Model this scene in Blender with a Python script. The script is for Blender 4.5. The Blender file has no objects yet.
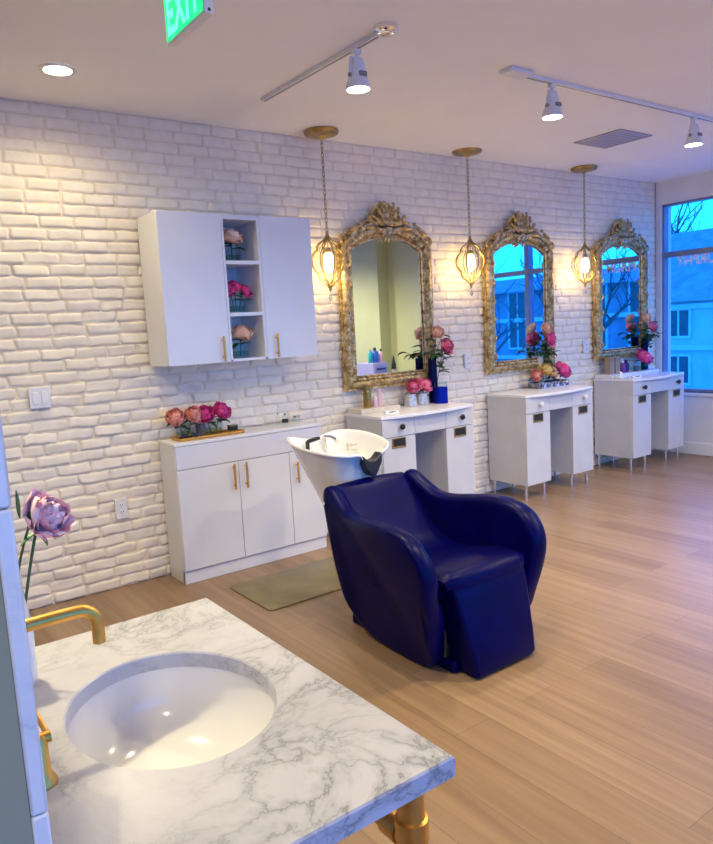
import bpy, bmesh, math, random
from mathutils import Vector, Matrix, noise
R = math.radians
PI = math.pi
rng = random.Random(7)
scn = bpy.context.scene
COL = scn.collection

# ------------------------------------------------------------------ mesh builder
class MB:
    def __init__(s): s.v = []; s.f = []
    def add(s, vs, fs):
        o = len(s.v); s.v += [tuple(p) for p in vs]; s.f += [tuple(i + o for i in f) for f in fs]; return s
    def box(s, a, b):
        x0, y0, z0 = a; x1, y1, z1 = b
        return s.add([(x0,y0,z0),(x1,y0,z0),(x1,y1,z0),(x0,y1,z0),(x0,y0,z1),(x1,y0,z1),(x1,y1,z1),(x0,y1,z1)],
                     [(0,3,2,1),(4,5,6,7),(0,1,5,4),(1,2,6,5),(2,3,7,6),(3,0,4,7)])
    def rings(s, rings, cap0=True, cap1=True, closed=True):
        n = len(rings[0]); vs = [p for r in rings for p in r]; fs = []
        m = n if closed else n - 1
        for i in range(len(rings) - 1):
            for j in range(m):
                k = (j + 1) % n
                fs.append((i*n+j, i*n+k, (i+1)*n+k, (i+1)*n+j))
        if cap0: fs.append(tuple(reversed(range(n))))
        if cap1: fs.append(tuple((len(rings)-1)*n + j for j in range(n)))
        return s.add(vs, fs)
    def lathe(s, prof, c=(0,0,0), n=32, sx=1, sy=1, cap0=True, cap1=True):
        cx, cy, cz = c
        return s.rings([[(cx+r*sx*math.cos(2*PI*j/n), cy+r*sy*math.sin(2*PI*j/n), cz+z) for j in range(n)] for r, z in prof], cap0, cap1)
    def cyl(s, p0, p1, r0, r1=None, n=20, cap=True):
        return s.tube([p0, p1], [r0, r0 if r1 is None else r1], n, cap)
    def tube(s, pts, r, n=10, cap=True, closed=False):
        pts = [Vector(p) for p in pts]; N = len(pts)
        rs = r if isinstance(r, (list, tuple)) else [r]*N
        up = None; rings = []
        for i, p in enumerate(pts):
            if closed: t = pts[(i+1) % N] - pts[i-1]
            else: t = pts[min(i+1, N-1)] - pts[max(i-1, 0)]
            t.normalize()
            if up is None:
                up = Vector((0,0,1)) if abs(t.z) < .9 else Vector((1,0,0))
            a = up - t*up.dot(t)
            if a.length < 1e-5: a = t.orthogonal()
            a.normalize(); b = t.cross(a); up = a
            rings.append([p + (a*math.cos(2*PI*j/n) + b*math.sin(2*PI*j/n))*rs[i] for j in range(n)])
        if closed: rings.append(rings[0]); return s.rings(rings, False, False)
        return s.rings(rings, cap, cap)
    def blob(s, c, M, nu=10, nv=6, f=None):
        # ellipsoid: M = three axis vectors (scaled)
        c = Vector(c); X, Y, Z = [Vector(a) for a in M]; rings = []
        for i in range(1, nv):
            th = PI*i/nv
            rings.append([c + (X*math.cos(2*PI*j/nu) + Y*math.sin(2*PI*j/nu))*math.sin(th) + Z*math.cos(th) for j in range(nu)])
        return s.rings(rings, True, True)
    def prism(s, poly, d0, d1, ax='y'):
        # polygon extruded along an axis; poly given in the two other axes in order
        def P(a, b, d): return {'y': (a, d, b), 'x': (d, a, b), 'z': (a, b, d)}[ax]
        return s.rings([[P(a, b, d0) for a, b in poly], [P(a, b, d1) for a, b in poly]])
    def grid(s, fn, nu, nv):
        vs = [fn(i/nu, j/nv) for j in range(nv+1) for i in range(nu+1)]
        fs = [(j*(nu+1)+i, j*(nu+1)+i+1, (j+1)*(nu+1)+i+1, (j+1)*(nu+1)+i) for j in range(nv) for i in range(nu)]
        return s.add(vs, fs)
    def build(s, name, mat, parent=None, bevel=0, seg=2, angle=40, subsurf=0, fix=True):
        me = bpy.data.meshes.new(name); me.from_pydata(s.v, [], s.f); me.update()
        if fix:
            bm = bmesh.new(); bm.from_mesh(me); bmesh.ops.recalc_face_normals(bm, faces=bm.faces[:]); bm.to_mesh(me); bm.free()
        me.polygons.foreach_set('use_smooth', [True]*len(me.polygons))
        if angle < 180: me.set_sharp_from_angle(angle=R(angle))
        if mat: me.materials.append(mat)
        o = bpy.data.objects.new(name, me); COL.objects.link(o)
        if parent: o.parent = parent
        if bevel:
            m = o.modifiers.new('bevel', 'BEVEL'); m.width = bevel; m.segments = seg; m.limit_method = 'ANGLE'; m.angle_limit = R(40)
        if subsurf:
            m = o.modifiers.new('sub', 'SUBSURF'); m.levels = m.render_levels = subsurf
        return o

def tag(o, label=None, cat=None, group=None, kind=None):
    if label: o['label'] = label
    if cat: o['category'] = cat
    if group: o['group'] = group
    if kind: o['kind'] = kind
    return o
def thing(name, label, cat, loc=(0,0,0), group=None):
    o = bpy.data.objects.new(name, None); o.empty_display_size = .05; COL.objects.link(o); o.location = loc
    return tag(o, label, cat, group)
def kids(o): return [c for c in bpy.data.objects if c.parent == o]
def dup(root, loc, label, rz=0, scale=None):
    tree = kids(root)
    r = root.copy(); COL.objects.link(r); r.location = loc; r.rotation_euler = (0,0,rz); r['label'] = label
    if scale: r.scale = (scale,)*3
    for ch in tree:
        c = ch.copy(); COL.objects.link(c); c.parent = r
        for g in kids(ch):
            d = g.copy(); COL.objects.link(d); d.parent = c
            if g.type == 'LIGHT': pass
    return r
def catmull(P, n, closed=True):
    P = [Vector(p) for p in P]; N = len(P); out = []
    for i in range(N if closed else N-1):
        if closed: a, b, c, d = P[i-1], P[i], P[(i+1) % N], P[(i+2) % N]
        else: a, b, c, d = P[max(i-1,0)], P[i], P[i+1], P[min(i+2,N-1)]
        for k in range(n):
            t = k/n
            out.append(.5*((2*b)+(c-a)*t+(2*a-5*b+4*c-d)*t*t+(3*b-a-3*c+d)*t**3))
    if not closed: out.append(P[-1])
    return out

# ------------------------------------------------------------------ materials
def mat(name, col=(.8,.8,.8), rough=.5, metal=0, spec=.5, coat=0, emit=None, es=0, sheen=0):
    m = bpy.data.materials.new(name); m.use_nodes = True
    b = m.node_tree.nodes['Principled BSDF']
    b.inputs['Base Color'].default_value = (*col, 1); b.inputs['Roughness'].default_value = rough
    b.inputs['Metallic'].default_value = metal; b.inputs['Specular IOR Level'].default_value = spec
    b.inputs['Coat Weight'].default_value = coat; b.inputs['Coat Roughness'].default_value = .08
    if emit: b.inputs['Emission Color'].default_value = (*emit, 1); b.inputs['Emission Strength'].default_value = es
    return m
def nd(m, t, **kw):
    n = m.node_tree.nodes.new(t)
    for k, v in kw.items():
        if k in n.inputs: n.inputs[k].default_value = v
        else: setattr(n, k, v)
    return n
def lk(m, a, ao, b, bi): m.node_tree.links.new(a.outputs[ao], b.inputs[bi])
def bsdf(m): return m.node_tree.nodes['Principled BSDF']
def ramp(m, stops):
    r = nd(m, 'ShaderNodeValToRGB'); e = r.color_ramp.elements
    while len(e) < len(stops): e.new(.5)
    for q, (p, c) in zip(e, stops): q.position = p; q.color = (*c, 1)
    return r
def bump(m, height_node, out, strength, dist, normal_to=None):
    b = nd(m, 'ShaderNodeBump'); b.inputs['Strength'].default_value = strength; b.inputs['Distance'].default_value = dist
    lk(m, height_node, out, b, 'Height'); lk(m, b, 'Normal', bsdf(m), 'Normal'); return b
def objcoord(m, scale=(1,1,1), rot=(0,0,0), src='Object'):
    t = nd(m, 'ShaderNodeTexCoord'); mp = nd(m, 'ShaderNodeMapping'); mp.inputs['Scale'].default_value = scale; mp.inputs['Rotation'].default_value = rot
    lk(m, t, src, mp, 'Vector'); return mp
def subtle(m, c0, c1, scale, detail=3, bstr=0, bdist=.001, stretch=(1,1,1)):
    mp = objcoord(m, stretch); n = nd(m, 'ShaderNodeTexNoise'); n.inputs['Scale'].default_value = scale; n.inputs['Detail'].default_value = detail
    lk(m, mp, 'Vector', n, 'Vector'); r = ramp(m, [(.35, c0), (.65, c1)]); lk(m, n, 'Fac', r, 'Fac'); lk(m, r, 'Color', bsdf(m), 'Base Color')
    if bstr: bump(m, n, 'Fac', bstr, bdist)
    return m

M = {}
M['brick'] = subtle(mat('white_painted_brick', rough=.62), (.85,.755,.60), (.91,.825,.69), 14, 6, .30, .004)
M['mortar'] = subtle(mat('painted_mortar', rough=.8), (.78,.66,.49), (.85,.73,.57), 30, 4, .3, .003)
M['ceiling'] = subtle(mat('ceiling_paint', rough=.9), (.89,.88,.87), (.91,.90,.89), 3)
M['wallpaint'] = subtle(mat('white_wall_paint', rough=.7), (.78,.77,.77), (.82,.81,.81), 4)
M['sage'] = subtle(mat('sage_wall_paint', rough=.75), (.47,.52,.31), (.52,.57,.345), 2)
M['stub'] = subtle(mat('grey_green_paint', rough=.8), (.26,.255,.165), (.29,.285,.19), 3)
M['charcoal'] = subtle(mat('charcoal_wall_paint', rough=.8), (.045,.045,.05), (.06,.06,.065), 3)
M['trim'] = subtle(mat('white_trim_paint', rough=.4), (.80,.80,.81), (.84,.84,.85), 4)
M['winframe'] = subtle(mat('aluminium_backlit_blue', rough=.35), (.20,.23,.34), (.24,.27,.38), 6)  # blue of the backlit frame is put into its base colour
M['cab'] = subtle(mat('white_lacquer', rough=.28, coat=.15), (.74,.745,.79), (.77,.775,.82), 3)
M['van'] = subtle(mat('offwhite_laminate', rough=.38), (.57,.57,.585), (.61,.61,.625), 5)
M['vantop'] = subtle(mat('white_solid_top', rough=.25), (.84,.83,.83), (.88,.87,.87), 5)
M['shadowgap'] = mat('dark_gap', (.05,.05,.06), .7)
M['gold'] = subtle(mat('brushed_gold', rough=.40, metal=1), (.70,.385,.085), (.78,.45,.12), 40)
M['brass'] = subtle(mat('antique_brass', rough=.36, metal=1), (.42,.28,.09), (.58,.41,.16), 18)
M['darkbrass'] = subtle(mat('dark_brass_chain', rough=.4, metal=1), (.36,.26,.10), (.48,.36,.15), 18)
M['chrome'] = subtle(mat('chrome', rough=.08, metal=1), (.80,.80,.82), (.86,.86,.88), 10)
M['black'] = subtle(mat('black_plastic', rough=.35), (.012,.012,.014), (.02,.02,.024), 10)
M['vinyl'] = subtle(mat('dark_vinyl_blue_reflection', rough=.34, spec=.09), (.0003,.0005,.045), (.0006,.0008,.062), 9, 3, .04, .001)  # dark vinyl; the window's blue reflection is put into its base colour
M['ceramic'] = subtle(mat('white_ceramic', rough=.12, coat=.4), (.72,.72,.735), (.75,.75,.765), 3)
M['plastic'] = subtle(mat('white_plastic', rough=.35), (.78,.77,.74), (.82,.81,.78), 6)
M['tin'] = subtle(mat('white_metal', rough=.4), (.74,.74,.74), (.80,.80,.80), 6)
M['greymetal'] = subtle(mat('grey_metal', rough=.35, metal=.6), (.22,.22,.24), (.3,.3,.33), 8)
M['mirror'] = subtle(mat('mirror_glass', rough=.015, metal=1), (.86,.88,.88), (.88,.90,.90), 1)
M['lamp_on'] = mat('lit_lamp_face', (1,.95,.85), .4, emit=(1,.93,.80), es=14)
M['down_on'] = mat('lit_downlight_face', (1,.9,.7), .4, emit=(1,.86,.62), es=14)
M['filament'] = mat('lit_warm_bulb', (1,.85,.5), .4, emit=(1,.72,.26), es=6)
M['exit_green'] = mat('exit_green_lit_panel', (.0,.35,.12), .3, emit=(.0,.50,.14), es=1.0)
M['exit_letter'] = mat('exit_letter_lit', (.4,1,.7), .3, emit=(.05,.85,.30), es=1.0)
M['leaf'] = subtle(mat('leaf_green', rough=.45), (.018,.07,.022), (.05,.14,.04), 30)
M['leafbright'] = subtle(mat('bright_leaf_green', rough=.45), (.05,.22,.03), (.10,.30,.06), 40)
M['stem'] = subtle(mat('stem_green', rough=.5), (.04,.10,.03), (.07,.14,.04), 30)
M['matrug'] = subtle(mat('olive_vinyl_mat', rough=.3, spec=.5), (.16,.125,.055), (.21,.17,.08), 6, 4)
M['card'] = mat('white_card', (.85,.85,.84), .5)
M['ink'] = mat('black_ink', (.02,.02,.02), .6)
M['pinkplastic'] = subtle(mat('pale_pink_plastic', rough=.3), (.78,.46,.52), (.84,.56,.60), 9)
M['brownbox'] = subtle(mat('tan_card_box', rough=.5), (.36,.24,.14), (.46,.32,.2), 9)
M['bronze'] = subtle(mat('bronze_bottle', rough=.3, metal=.7), (.28,.19,.05), (.40,.28,.09), 12)
M['purple'] = subtle(mat('purple_bottle_plastic', rough=.25), (.16,.02,.22), (.22,.04,.3), 9)
M['navyplastic'] = subtle(mat('navy_bottle_plastic', rough=.25), (.012,.015,.10), (.02,.025,.15), 9)
M['blueplastic'] = subtle(mat('bright_blue_plastic', rough=.3), (.02,.12,.65), (.03,.16,.75), 9)
M['tealplastic'] = subtle(mat('teal_plastic', rough=.3), (.02,.40,.48), (.03,.48,.55), 9)
M['lavender'] = subtle(mat('lavender_cart_paint', rough=.4), (.33,.33,.62), (.38,.38,.68), 5)
M['vent'] = subtle(mat('vent_grille_paint', rough=.5), (.40,.39,.44), (.46,.45,.50), 6)
M['mercury'] = subtle(mat('mercury_glass', rough=.35, metal=.35), (.42,.41,.41), (.66,.65,.65), 45, 4, .2, .001)
M['tray_dark'] = subtle(mat('smoked_mirror_tray', rough=.15, metal=.85), (.10,.10,.16), (.45,.46,.52), 38, 2)
M['tangle'] = subtle(mat('tan_glass', rough=.15), (.66,.58,.46), (.74,.66,.54), 8)
M['asphalt'] = subtle(mat('street_concrete', rough=.9), (.40,.40,.41), (.48,.48,.49), 2)
M['facade'] = subtle(mat('pale_siding', rough=.8), (.50,.54,.60), (.60,.64,.70), 1.2)
M['facade2'] = subtle(mat('grey_brick_facade', rough=.8), (.22,.24,.29), (.32,.34,.39), 1)
M['roofing'] = subtle(mat('slate_roof', rough=.8), (.26,.28,.32), (.36,.38,.42), 2)
M['houseframe'] = subtle(mat('white_house_trim', rough=.6), (.62,.64,.66), (.7,.72,.74), 2)
M['housepane'] = subtle(mat('dark_house_pane', rough=.15), (.03,.04,.07), (.05,.06,.10), 2)
M['bark'] = subtle(mat('bark', rough=.9), (.10,.09,.085), (.15,.135,.125), 5)
M['letter'] = mat('white_vinyl_letter', (.90,.90,.92), .5)

def glassy(name, tint, refl=.10, rough=.02, dens=0.0, body=(1,1,1)):
    m = bpy.data.materials.new(name); m.use_nodes = True; nt = m.node_tree; nt.nodes.remove(nt.nodes['Principled BSDF'])
    out = nt.nodes['Material Output']
    tr = nd(m, 'ShaderNodeBsdfTransparent'); tr.inputs['Color'].default_value = (*tint, 1)
    gl = nd(m, 'ShaderNodeBsdfGlossy'); gl.inputs['Roughness'].default_value = rough
    lw = nd(m, 'ShaderNodeLayerWeight'); lw.inputs['Blend'].default_value = .25
    mul = nd(m, 'ShaderNodeMath', operation='MULTIPLY_ADD'); mul.inputs[1].default_value = .14; mul.inputs[2].default_value = refl*.04
    lk(m, lw, 'Fresnel', mul, 0)
    mx = nd(m, 'ShaderNodeMixShader'); lk(m, mul, 0, mx, 0); lk(m, tr, 0, mx, 1); lk(m, gl, 0, mx, 2)
    last = mx
    if dens:
        df = nd(m, 'ShaderNodeBsdfDiffuse'); df.inputs['Color'].default_value = (*body, 1)
        m2 = nd(m, 'ShaderNodeMixShader'); m2.inputs[0].default_value = dens; lk(m, mx, 0, m2, 1); lk(m, df, 0, m2, 2); last = m2
    lk(m, last, 0, out, 'Surface'); return m
M['glass'] = glassy('clear_glass', (.93,.96,.95), .12)
M['pane'] = glassy('window_pane', (.93,.97,1.0), .08)
M['blueglass'] = glassy('cobalt_glass', (.05,.12,.75), .12, .03, .35, (.01,.03,.5))
M['darkblueglass'] = glassy('dark_blue_glass', (.10,.10,.30), .15, .03, .55, (.015,.015,.10))
M['greyglass'] = glassy('smoky_glass', (.5,.5,.58), .15, .03, .3, (.3,.3,.36))
M['water'] = glassy('pale_green_water', (.80,.86,.72), .06, .02)
M['crystal'] = glassy('crystal', (.85,.87,.90), .6, .02, .3, (.8,.8,.82))

def petal_mat(name, c0, c1):
    m = mat(name, c0, .55); g = nd(m, 'ShaderNodeNewGeometry'); r = ramp(m, [(0, c0), (1, c1)])
    lk(m, g, 'Random Per Island', r, 'Fac'); lk(m, r, 'Color', bsdf(m), 'Base Color')
    b = bsdf(m); b.inputs['Subsurface Weight'].default_value = 0
    return m
M['p_coral'] = petal_mat('coral_petal', (.80,.20,.13), (.96,.56,.46))
M['p_peach'] = petal_mat('peach_petal', (.85,.38,.22), (.97,.76,.60))
M['p_pink'] = petal_mat('pink_petal', (.78,.05,.18), (.95,.34,.48))
M['p_magenta'] = petal_mat('magenta_petal', (.62,.008,.15), (.90,.12,.38))
M['p_hot'] = petal_mat('hot_pink_petal', (.76,.015,.24), (.95,.20,.48))
M['p_yellow'] = petal_mat('yellow_petal', (.72,.50,.12), (.84,.64,.25))
M['p_rose'] = petal_mat('pale_pink_petal', (.90,.42,.50), (.97,.78,.80))

# floor planks running along y
m = M['floor'] = mat('wood_plank_floor', rough=.36, spec=.5)
mp = objcoord(m, (1,1,1), (0,0,PI/2)); bt = nd(m, 'ShaderNodeTexBrick'); bt.offset = .37
for k, v in dict(Scale=1.0, **{'Mortar Size': .0012, 'Mortar Smooth': .3, 'Brick Width': 1.25, 'Row Height': .185, 'Bias': 0.0}).items(): bt.inputs[k].default_value = v
bt.inputs['Color1'].default_value = (.245,.152,.084,1); bt.inputs['Color2'].default_value = (.325,.212,.127,1); bt.inputs['Mortar'].default_value = (.14,.09,.055,1)
lk(m, mp, 'Vector', bt, 'Vector')
mp2 = objcoord(m, (26,1.3,1)); nz = nd(m, 'ShaderNodeTexNoise'); nz.inputs['Scale'].default_value = 1.0; nz.inputs['Detail'].default_value = 6; nz.inputs['Distortion'].default_value = .4
lk(m, mp2, 'Vector', nz, 'Vector'); rp = ramp(m, [(.3,(.56,.52,.50)),(.7,(1.18,1.18,1.16))]); lk(m, nz, 'Fac', rp, 'Fac')
mx = nd(m, 'ShaderNodeMix', data_type='RGBA', blend_type='MULTIPLY'); mx.inputs[0].default_value = .5
m.node_tree.links.new(bt.outputs['Color'], mx.inputs[6]); m.node_tree.links.new(rp.outputs['Color'], mx.inputs[7]); m.node_tree.links.new(mx.outputs[2], bsdf(m).inputs['Base Color'])
bump(m, nz, 'Fac', .06, .002)

# marble
def marble(name, base=(.50,.50,.545), vein=(.20,.21,.23), scale=1.0):
    m = mat(name, rough=.30, coat=.0); mp = objcoord(m, (scale,)*3, (.3,.2,.9))
    n1 = nd(m, 'ShaderNodeTexNoise'); n1.inputs['Scale'].default_value = 4.0; n1.inputs['Detail'].default_value = 8; n1.inputs['Roughness'].default_value = .62; n1.inputs['Distortion'].default_value = .5
    lk(m, mp, 'Vector', n1, 'Vector')
    vm = nd(m, 'ShaderNodeVectorMath', operation='MULTIPLY_ADD'); vm.inputs[1].default_value = (.55,.55,.55)
    lk(m, n1, 'Color', vm, 0); lk(m, mp, 'Vector', vm, 2)
    vo = nd(m, 'ShaderNodeTexVoronoi', feature='DISTANCE_TO_EDGE'); vo.inputs['Scale'].default_value = 8.5; lk(m, vm, 'Vector', vo, 'Vector')
    r1 = ramp(m, [(0.0,(1,1,1)),(.04,(.38,.38,.38)),(.22,(0,0,0))]); lk(m, vo, 'Distance', r1, 'Fac')
    n2 = nd(m, 'ShaderNodeTexNoise'); n2.inputs['Scale'].default_value = 5.0; n2.inputs['Detail'].default_value = 3; lk(m, mp, 'Vector', n2, 'Vector')
    r2 = ramp(m, [(.38,(.12,.12,.12)),(.62,(1,1,1))]); lk(m, n2, 'Fac', r2, 'Fac')
    mu = nd(m, 'ShaderNodeMath', operation='MULTIPLY'); lk(m, r1, 'Color', mu, 0); lk(m, r2, 'Color', mu, 1)
    r3 = ramp(m, [(.35,base),(.75,tuple(c*.80 for c in base))]); lk(m, n1, 'Fac', r3, 'Fac')
    mx = nd(m, 'ShaderNodeMix', data_type='RGBA'); lk(m, mu, 0, mx, 0); m.node_tree.links.new(r3.outputs['Color'], mx.inputs[6]); mx.inputs[7].default_value = (*vein, 1)
    m.node_tree.links.new(mx.outputs[2], bsdf(m).inputs['Base Color']); return m
M['marble'] = marble('white_carrara_marble')
M['marble_edge'] = marble('white_marble_slab', (.72,.72,.745), (.5,.52,.56), .8)
bsdf(M['marble_edge']).inputs['Coat Weight'].default_value = .9

# patinated gilt for the mirror frames
def gilt(name, cols):
    m = mat(name, rough=.42, metal=.55); mp = objcoord(m); n = nd(m, 'ShaderNodeTexNoise'); n.inputs['Scale'].default_value = 26; n.inputs['Detail'].default_value = 6; n.inputs['Roughness'].default_value = .7
    lk(m, mp, 'Vector', n, 'Vector'); r = ramp(m, [(.36,cols[0]),(.46,cols[1]),(.56,cols[2]),(.68,cols[3])]); lk(m, n, 'Fac', r, 'Fac'); lk(m, r, 'Color', bsdf(m), 'Base Color')
    bump(m, n, 'Fac', .5, .006); return m
M['gilt'] = gilt('aged_gilt_wood', [(.14,.085,.035),(.42,.27,.09),(.64,.46,.20),(.84,.74,.54)])
M['giltpale'] = gilt('aged_cream_gilt', [(.14,.09,.05),(.46,.33,.16),(.72,.60,.38),(.85,.78,.62)])

# ------------------------------------------------------------------ room shell
H = 2.818; XW = 7.12; XL = -2.6; YB = -6.9
def struct(o): o['kind'] = 'structure'; return o
fl = MB(); fl.box((XL-.2, YB-.2, -.12), (XW+.2, .2, 0)); struct(fl.build('floor', M['floor']))
ce = MB(); ce.box((XL-.2, YB-.2, H), (XW+.2, .2, H+.15)); struct(ce.build('ceiling', M['ceiling']))
# brick wall: mortar bed with individually shaped brick faces
bw = MB(); bw.box((XL-.2, .010, 0), (XW+.2, .20, H)); wall = struct(bw.build('wall_back', M['mortar']))
bk = MB(); course = H/42; us = (0,.035,.10,.28,.5,.72,.90,.965,1); vs = (0,.10,.26,.5,.74,.90,1)
for row in range(42):
    z0 = row*course; x = XL + rng.uniform(-.19, 0)*1 + (row % 2)*.095
    rel = .55 + .45*min(1, max(0, (2.45 - z0)/1.0))
    while x < XW:
        L = rng.choice((.178,.186,.19,.194,.2)) if rng.random() > .08 else rng.uniform(.10,.15)
        x1 = min(x + L, XW)
        g = rng.uniform(.002,.006); a, b = x + g*.5, x1 - g*.5; c, d = z0 + .0015, z0 + course - rng.uniform(.001,.0045)
        h = rng.uniform(.004,.012)*rel; tx, tz = rng.uniform(-.004,.004)*rel, rng.uniform(-.004,.004)*rel
        sd = rng.random()*50
        if b - a > .02:
            def fn(u, v, a=a, b=b, c=c, d=d, h=h, tx=tx, tz=tz, sd=sd):
                U = us[int(round(u*8))]; V = vs[int(round(v*6))]
                X = a + (b-a)*U; Z = c + (d-c)*(.5 + (V-.5)*(1 - .16*rel*max(0, 1-min(U,1-U)/.06)))
                e = min(1, min(U, 1-U)*(b-a)/.012); e2 = min(1, min(V, 1-V)*(d-c)/.010)
                k = math.sqrt(max(0, e*(2-e)))*math.sqrt(max(0, e2*(2-e2)))
                n = noise.noise(Vector((X*9, Z*14, sd))); n2 = noise.noise(Vector((X*30, Z*30, sd)))
                jx = .011*noise.noise(Vector((Z*26, sd, 1)))*rel; jz = .0105*noise.noise(Vector((X*17, sd, 2)))*rel
                return (X + jx, .012 - k*(h + .0055 + tx*(U-.5)*2 + tz*(V-.5)*2 + (.008*n + .004*n2)*rel), Z + jz)
            bk.grid(fn, 8, 6)
        x = x1
bo = bk.build('wall_brick_face', M['brick'], wall, fix=False, angle=180); bo['kind'] = 'structure'
for p in (bo.data,):
    p.flip_normals() if p.polygons[len(p.polygons)//2].normal.y > 0 else None

wl = MB(); wl.box((XL-.2, YB, 0), (XL, 0, H)); struct(wl.build('wall_left', M['charcoal']))
# window wall on the right: opening y -0.06 .. -3.45, z .64 .. 2.59
Y0, Y1, Z0, Z1 = -.055, -3.45, .645, 2.59
wr = MB(); wr.box((XW, Y0, 0), (XW+.2, .0, H)); wr.box((XW, Y1, 0), (XW+.2, Y0, Z0)); wr.box((XW, Y1, Z1), (XW+.2, Y0, H)); wr.box((XW, -4.54, 0), (XW+.2, Y1, H))
struct(wr.build('wall_right', M['wallpaint']))
ws = MB(); ws.box((XW-.012, -4.54, 0), (XW, Y1-.05, H)); ws.box((6.90, YB, 0), (XW+.2, -4.54, H)); struct(ws.build('wall_right_rear', M['sage']))
bb = MB(); bb.box((XW-.016, Y1, 0), (XW, -.002, .125)); struct(bb.build('baseboard_right', M['trim'], bevel=.004))
def window(name, axis, c, a, b, z0, z1, mull, transom, deep):
    # frame bars as one window structure with pane
    w = bpy.data.objects.new(name, None); COL.objects.link(w); w['kind'] = 'structure'
    f = MB(); t = .045
    def bx(p, q, zz0, zz1, d0=.03, d1=.11):
        lo, hi = min(p, q), max(p, q)
        if axis == 'x': f.box((c+d0, lo, zz0), (c+d1, hi, zz1))
        else: f.box((lo, c-d1, zz0), (hi, c-d0, zz1))
    lo, hi = min(a, b), max(a, b)
    bx(lo, lo+t, z0, z1); bx(hi-t*.5, hi, z0, z1); bx(lo, hi, z0, z0+.035); bx(lo, hi, z1-.02, z1)
    bx(lo, hi, transom-.028, transom+.028, .025, .12)
    for y in mull: bx(y-.03, y+.03, z0, z1, .02, .12)
    o = f.build('window_frame', M['winframe'], w, bevel=.004); o['kind'] = 'structure'
    p = MB()
    if axis == 'x': p.box((c+.066, lo, z0), (c+.072, hi, z1))
    else: p.box((lo, c-.072, z0), (hi, c-.066, z1))
    g = p.build('window_pane', M['pane'], w); g['kind'] = 'structure'
    s = MB()
    if axis == 'x': s.box((c-.02, lo, z0-.035), (c+.05, hi, z0))
    else: s.box((lo, c-.05, z0-.035), (hi, c+.02, z0))
    q = s.build('window_sill', M['trim'], w, bevel=.004); q['kind'] = 'structure'
    return w
w1 = window('window_1', 'x', XW, Y0, Y1, Z0, Z1, (-1.83,), 2.075, .1)
# shop lettering stuck on the pane (it reads from the street)
def text_mesh(body, size, extrude, mtl, name, parent, matw):
    cu = bpy.data.curves.new(name, 'FONT'); cu.body = body; cu.size = size; cu.extrude = extrude; cu.offset = size*.028; cu.space_character = 1.12
    o = bpy.data.objects.new(name, cu); COL.objects.link(o)
    dg = bpy.context.evaluated_depsgraph_get(); dg.update()
    me = bpy.data.meshes.new_from_object(o.evaluated_get(dg)); bpy.data.objects.remove(o)
    me.materials.clear(); me.materials.append(mtl)
    q = bpy.data.objects.new(name, me); COL.objects.link(q); q.matrix_world = matw
    if parent: q.parent = parent
    return q, me
# from outside (x+) looking to -x: text runs toward +y
mw = Matrix(((0,0,1,XW+.062),(1,0,0,0),(0,1,0,1.955),(0,0,0,1)))
q, me = text_mesh('KEVIN.MURPHY', .135, .002, M['letter'], 'window_lettering', w1, mw)
wid = max(v.co.x for v in me.vertices); q.location.y = -.19 - wid*.9
q.scale = (.9,1,1)
tag(q, 'pale lettering on the glass that reads KEVIN.MURPHY from the street')
# storefront behind the camera
wf = MB(); BX0, BX1 = -2.2, 6.6
wf.box((XL, YB-.2, 0), (BX0, YB, H)); wf.box((BX1, YB-.2, 0), (XW+.2, YB, H)); wf.box((BX0, YB-.2, 0), (BX1, YB, .3)); wf.box((BX0, YB-.2, 2.65), (BX1, YB, H))
struct(wf.build('wall_front', M['wallpaint']))
window('window_2', 'y', YB, BX0, BX1, .3, 2.65, (-.73,.73,2.2,3.67,5.13), 2.1, .1)

# ------------------------------------------------------------------ outdoors
gd = MB(); gd.box((XW+.4, -60, -3.7), (90, 70, -3.5)); gd.box((-60, -60, -3.7), (XW+.4, YB-.4, -3.5)); struct(gd.build('ground', M['asphalt']))
def house(name, label, x, y0, y1, z1, wins, fm, roof_h, bands):
    t = thing(name, label, 'building', (x, (y0+y1)/2, -3.5)); yc = (y0+y1)/2
    b = MB(); b.box((0, y0-yc, 0), (7, y1-yc, z1+3.5)); b.build('wall', fm, t)
    r = MB(); r.prism([(-.6, z1+3.5), (7.4, z1+3.5), (3.4, z1+3.5+roof_h)], y0-yc-.4, y1-yc+.4, 'y'); r.build('roof', M['roofing'], t)
    for z in bands:
        k = MB(); k.box((-.22, y0-yc, z+3.4), (0, y1-yc, z+3.62)); k.build('trim_band', M['houseframe'], t)
    for (yy, z, w, h) in wins:
        f = MB(); y = yy-yc; e = .11
        f.box((-.08, y-w/2-e, z-h/2-e+3.5), (.0, y-w/2, z+h/2+e+3.5)); f.box((-.08, y+w/2, z-h/2-e+3.5), (.0, y+w/2+e, z+h/2+e+3.5))
        f.box((-.08, y-w/2, z+h/2+3.5), (0, y+w/2, z+h/2+e+3.5)); f.box((-.08, y-w/2, z-h/2-e+3.5), (0, y+w/2, z-h/2+3.5)); f.box((-.06, y-.04, z-h/2+3.5), (0, y+.04, z+h/2+3.5))
        fo = f.build('window', M['houseframe'], t)
        p = MB(); p.box((-.03, y-w/2, z-h/2+3.5), (.0, y+w/2, z+h/2+3.5)); p.build('pane', M['housepane'], fo)
    return t
X = 30
wn = [(12.72+2.5*k, z, .95, h) for k in range(-4,4) for z, h in ((.92,1.1),(-1.1,1.15))]
house('terraced_house', 'pale two storey house with pitched roof seen through the right window', X, 1.5, 22.6, 1.85, wn, M['facade'], 3.3, (1.62,-.15))
wn2 = [(-8-2.6*k, z, 1.2, 1.5) for k in range(9) for z in (-1.9,.6,2.2)]
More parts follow.
